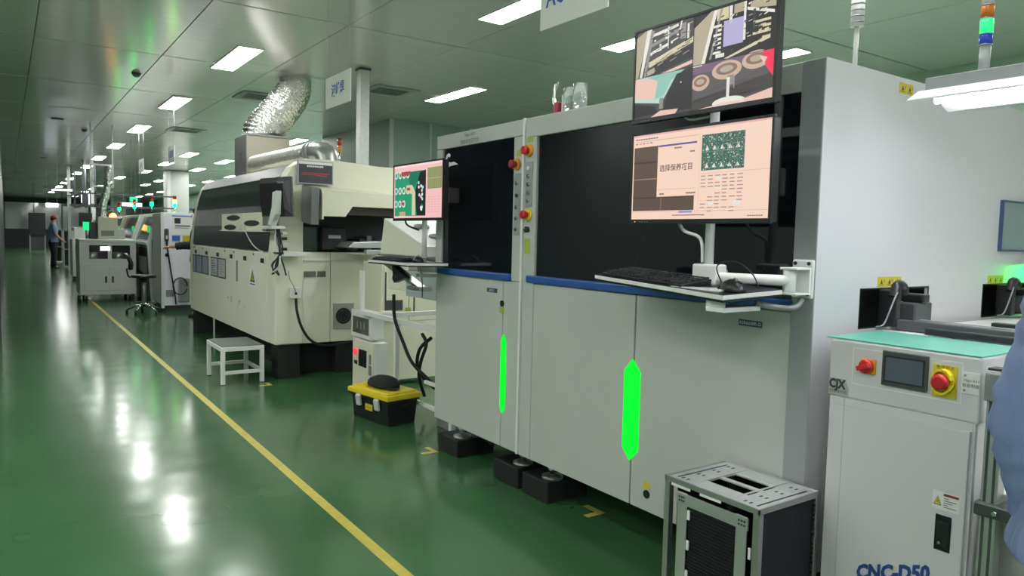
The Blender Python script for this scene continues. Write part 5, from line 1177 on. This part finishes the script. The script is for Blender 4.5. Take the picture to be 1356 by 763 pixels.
tubeo('cord', black, t, smoothpath([(2.15, 12.98, 1.16), (2.18, 12.97, .9), (2.22, 12.97, .6), (2.26, 12.97, .35), (2.29, 12.99, .12)]), .012, 6)
MB().tube([(2.35 + .11 * math.cos(a * .35), 12.96, .42 + .14 * math.sin(a * .35)) for a in range(18)], .010, 6).build('cable_loop', black, t)
bx('socket_panel', grey, t, 2.14, 2.26, 13.01, 13.02, .25, .36); bx('pump', steel, t, 2.32, 2.5, 12.98, 13.02, .15, .55, .02)
# far row of placement machines with curved glass fronts
def pmach(y0, y1, label, group=None):
    t = thing('placement_machine', label, 'machine', (2.4, (y0 + y1) / 2, 0)); D = .13
    bx('lower_body', darkg, t, 2.02, 3.2, y0, y1, 0, 1.0, .01)
    MB().prism([(2.02, y0, 1.0), (1.96, y0, 1.15), (2.12, y0, 1.58), (2.35, y0, 1.62), (3.2, y0, 1.62), (3.2, y0, 1.0)], (0, y1 - y0, 0)).build('hood_glass', mat('pm_glass', (.03, .06, .055), .12), t)
    for y in (y0 - .02, y1 - .05):
        MB().prism([(1.98, y, 0), (1.92, y, 1.12), (2.08, y, 1.62), (2.40, y, 1.66), (2.40, y, 1.60), (2.14, y, 1.56), (2.0, y, 1.14), (2.04, y, 0)], (0, .05, 0)).build('side_frame', fw, t, .005)
    bx('front_rail', fw, t, 1.90, 1.96, y0, y1, 1.06, 1.12, .01); bx('feeder_bank', mat('feeder_grey', (.14, .15, .15), .4), t, 1.93, 2.02, y0 + .1, y1 - .1, .55, .85, .01)
    bx('roof', fw, t, 2.3, 3.2, y0, y1, 1.62, 1.66, .005); bx('status_display', mat('pm_screen', (.05, .3, .2), .4, emit=(.0, .5, .16), estr=.8), t, 2.0, 2.02, y0 + .25, y0 + .5, 1.28, 1.40)
    t.location.x += D
    return t
def tower(x, y, z, label, lit, k=2.5, s=1.0):
    t = thing('signal_tower', label, 'signal light', (x, y, z)); cylo('stem', chrome, t, (x, y, z), (x, y, z + .10 * s), .012)
    cols = {'g': ((.02, .5, .15), (.0, 1, .10)), 'o': ((.6, .2, .02), (1, .35, .05)), 'y': ((.5, .45, .05), (1, .8, .1)), 'r': ((.4, .03, .02), (1, .1, .05))}
    for i, c in enumerate('gor'):
        on = c in lit; m = mat('lens_' + c + ('_on' if on else ''), cols[c][0], .3, emit=cols[c][1] if on else None, estr=k * 3)
        cylo('lens', m, t, (x, y, z + (.10 + i * .06) * s), (x, y, z + (.16 + i * .06) * s), .028 * s, seg=12)
for i, (ya, yb) in enumerate(((14.3, 16.0), (16.3, 18.4), (18.7, 20.8), (21.1, 23.5), (23.8, 26.0))):
    pmach(ya, yb, ['first dark glazed placement machine beside the bright white cabinet', 'second dark glazed placement machine in the far row', 'third dark glazed placement machine in the far row', 'fourth far placement machine, mostly hidden', 'last far placement machine, mostly hidden'][i])
tower(2.15, 14.4, 1.66, 'signal tower with green light above the first placement machine', 'g', 8)
tower(2.15, 16.5, 1.66, 'signal tower with green light above the second placement machine', 'g', 8)
tower(2.15, 18.9, 1.66, 'signal tower with green light above the third placement machine', 'g', 8)
tower(2.30, 13.1, 1.62, 'signal tower with green and orange light on the bright white cabinet', 'go', 4)
t = thing('beacon_light', 'glowing orange round beacon on a post above the white wheeled cabinet', 'signal light', (2.0, 18.0, 0))
bx('post', darkg, t, 1.86, 1.90, 18.0, 18.04, 0, 1.7); bx('housing', darkg, t, 1.80, 1.92, 17.98, 18.06, 1.48, 1.72, .01)
MB().tube([(1.92, 17.97, 1.6), (1.92, 17.95, 1.6), (1.92, 17.93, 1.6)], [.07, .06, .03], 16).build('lens', mat('beacon_on', (.8, .3, .05), .3, emit=(1, .32, .06), estr=9), t)
# far left group: racks, black board, posts
for i, (x, y, lab) in enumerate(((1.54, 27.9, 'grey rack on end beside the far person, nearer one'), (1.45, 31.5, 'grey rack beyond the far person'))):
    t = thing('storage_rack', lab, 'rack', (x + .15, y, 0))
    for z in (.03, .60, 1.22): bx('shelf', grey, t, x, x + .30, y, y + .5, z, z + .03)
    for xa in (x, x + .27):
        for ya in (y, y + .47): bx('post', mat('rack_white', (.5, .52, .5), .4), t, xa, xa + .03, ya, ya + .03, 0, 1.25)
    bx('back_panel', black, t, x + .05, x + .25, y + .3, y + .32, .08, 1.18)
t = thing('bench_machine', 'small grey cabinet between the far rack and the white wheeled cabinet', 'cabinet', (1.2, 22, 0))
bx('body', fw, t, 1.38, 1.80, 21.5, 22.3, .1, 1.05, .02); bx('window', darkg, t, 1.45, 1.75, 21.49, 21.5, .6, .95); bx('plinth', darkg, t, 1.42, 1.76, 21.6, 22.2, 0, .1)
t = thing('bench_machine', 'cluttered grey machine top behind the far person with dark monitor', 'machine', (2.2, 30, 0))
bx('body', fw, t, 1.95, 2.9, 29.5, 31, .1, 1.35, .02); bx('dark_monitor', black, t, 2.1, 2.5, 29.4, 29.45, 1.4, 1.85); bx('stand', steel, t, 2.28, 2.32, 29.42, 29.6, 1.35, 1.5); bx('plinth', darkg, t, 2, 2.85, 29.6, 30.9, 0, .1)
t = thing('black_machine', 'black cabinet standing near the far end of the aisle', 'cabinet', (1.5, 44, 0))
bx('body', black, t, .98, 1.68, 44, 45, .9, 2.02, .02); bx('leg', grey, t, .98, 1.04, 44, 44.06, 0, .9); bx('leg', grey, t, 1.62, 1.68, 44, 44.06, 0, .9); bx('lower_shelf', darkg, t, .98, 1.68, 44.1, 45, .2, .8)
for i, (x, y, s_, lab) in enumerate(((1.60, 26.6, .06, 'slim white post beside the far person'), (2.95, 35, .10, 'second slim white post far down the line'))):
    t = thing('post', lab, 'post', (x, y, 0)); bx('shaft', mat('post_white', (.6, .62, .6), .4), t, x, x + s_ * 1.6, y, y + s_ * 1.6, 0, ZC - .01); bx('collar', darkg, t, x - .01, x + s_ * 1.6 + .01, y - .01, y + s_ * 1.6 + .01, 2.3, 2.34)
# big square columns (boxed) farther down
for x0, x1, y0, y1, lab in ((4.33, 4.98, 25.9, 26.6, 'wide white boxed column behind the bright white cabinet'), (5.5, 6.3, 52.0, 52.8, 'grey boxed column above the orange beacon')):
    t = thing('column', lab, 'column', ((x0 + x1) / 2, (y0 + y1) / 2, 0)); bx('shaft', mat('column_paint', (.5, .52, .49), .5), t, x0, x1, y0, y1, 0, 2.5 if False else ZC - .01, .01); bx('skirting', grey, t, x0 - .01, x1 + .01, y0 - .01, y1 + .01, 0, .1)
    bx('corner_strip', whitem, t, x0 - .008, x0 + .10, y0 - .012, y0 - .0, .1, ZC - .02)
# overhead gantry frame, hanging light boxes, exit sign
t = thing('overhead_frame', 'dark metal frame hanging from the ceiling above the far machines', 'frame', (2.0, 24, 2.3))
for xa in (1.80, 2.10):
    for ya in (24.0, 27.0): bx('drop_rod', darkg, t, xa, xa + .05, ya, ya + .05, 1.95, ZC - .01)
for za in (1.95, 2.3): bx('rail', darkg, t, 1.5, 4.2, 24, 24.05, za, za + .04); bx('rail', darkg, t, 1.80, 1.85, 24.05, 27, za, za + .04); 
bx('rail', darkg, t, 1.5, 5.5, 27, 27.05, 2.0, 2.08)
for x in (1.2, 1.62, 1.82): pass
lbx = mat('lightbox', (.7, .7, .75), .4, emit=(.85, .88, 1.0), estr=3.0)
def lightbox(x0, x1, y, z0, z1, label, m=lbx, cat='sign'):
    t = thing('light_box', label, cat, ((x0 + x1) / 2, y, z0)); bx('face', m, t, x0, x1, y - .03, y, z0, z1); bx('case', grey, t, x0 - .01, x1 + .01, y, y + .06, z0 - .01, z1 + .01)
    for xa in (x0 + .03, x1 - .03): cylo('wire', steel, t, (xa, y + .03, z1), (xa, y + .03, ZC - .01), .004, seg=6)
    return t
lightbox(1.13, 1.48, 29, 2.0, 2.13, 'small white light box hanging above the far person')
lightbox(1.06, 1.40, 21.5, 2.25, 2.29, 'flat white light box hanging higher above the far aisle')
lightbox(2.08, 2.46, 17.8, 1.83, 1.90, 'white light box below the green exit sign')
t = lightbox(2.22, 2.36, 17.7, 1.93, 2.02, 'small green exit sign above the far placement machines', mat('exit_green', (.05, .6, .3), .4, emit=(.0, 1.0, .2), estr=2.0))
for k in range(3): 
    t = thing('tube_light', ['nearest of the thin hanging tube lights far down the line', 'middle one of the thin hanging tube lights', 'farthest thin hanging tube light'][k], 'lamp', (1.9 + .3 * k, 26 + 2 * k, 2.3)); cylo('tube', lbx, t, (1.95 + .35 * k, 26 + 2 * k, 2.1), (1.95 + .35 * k, 26 + 2 * k, 2.45), .02, seg=8); cylo('wire', steel, t, (1.95 + .35 * k, 26 + 2 * k, 2.45), (1.95 + .35 * k, 26 + 2 * k, ZC - .01), .004, seg=6)
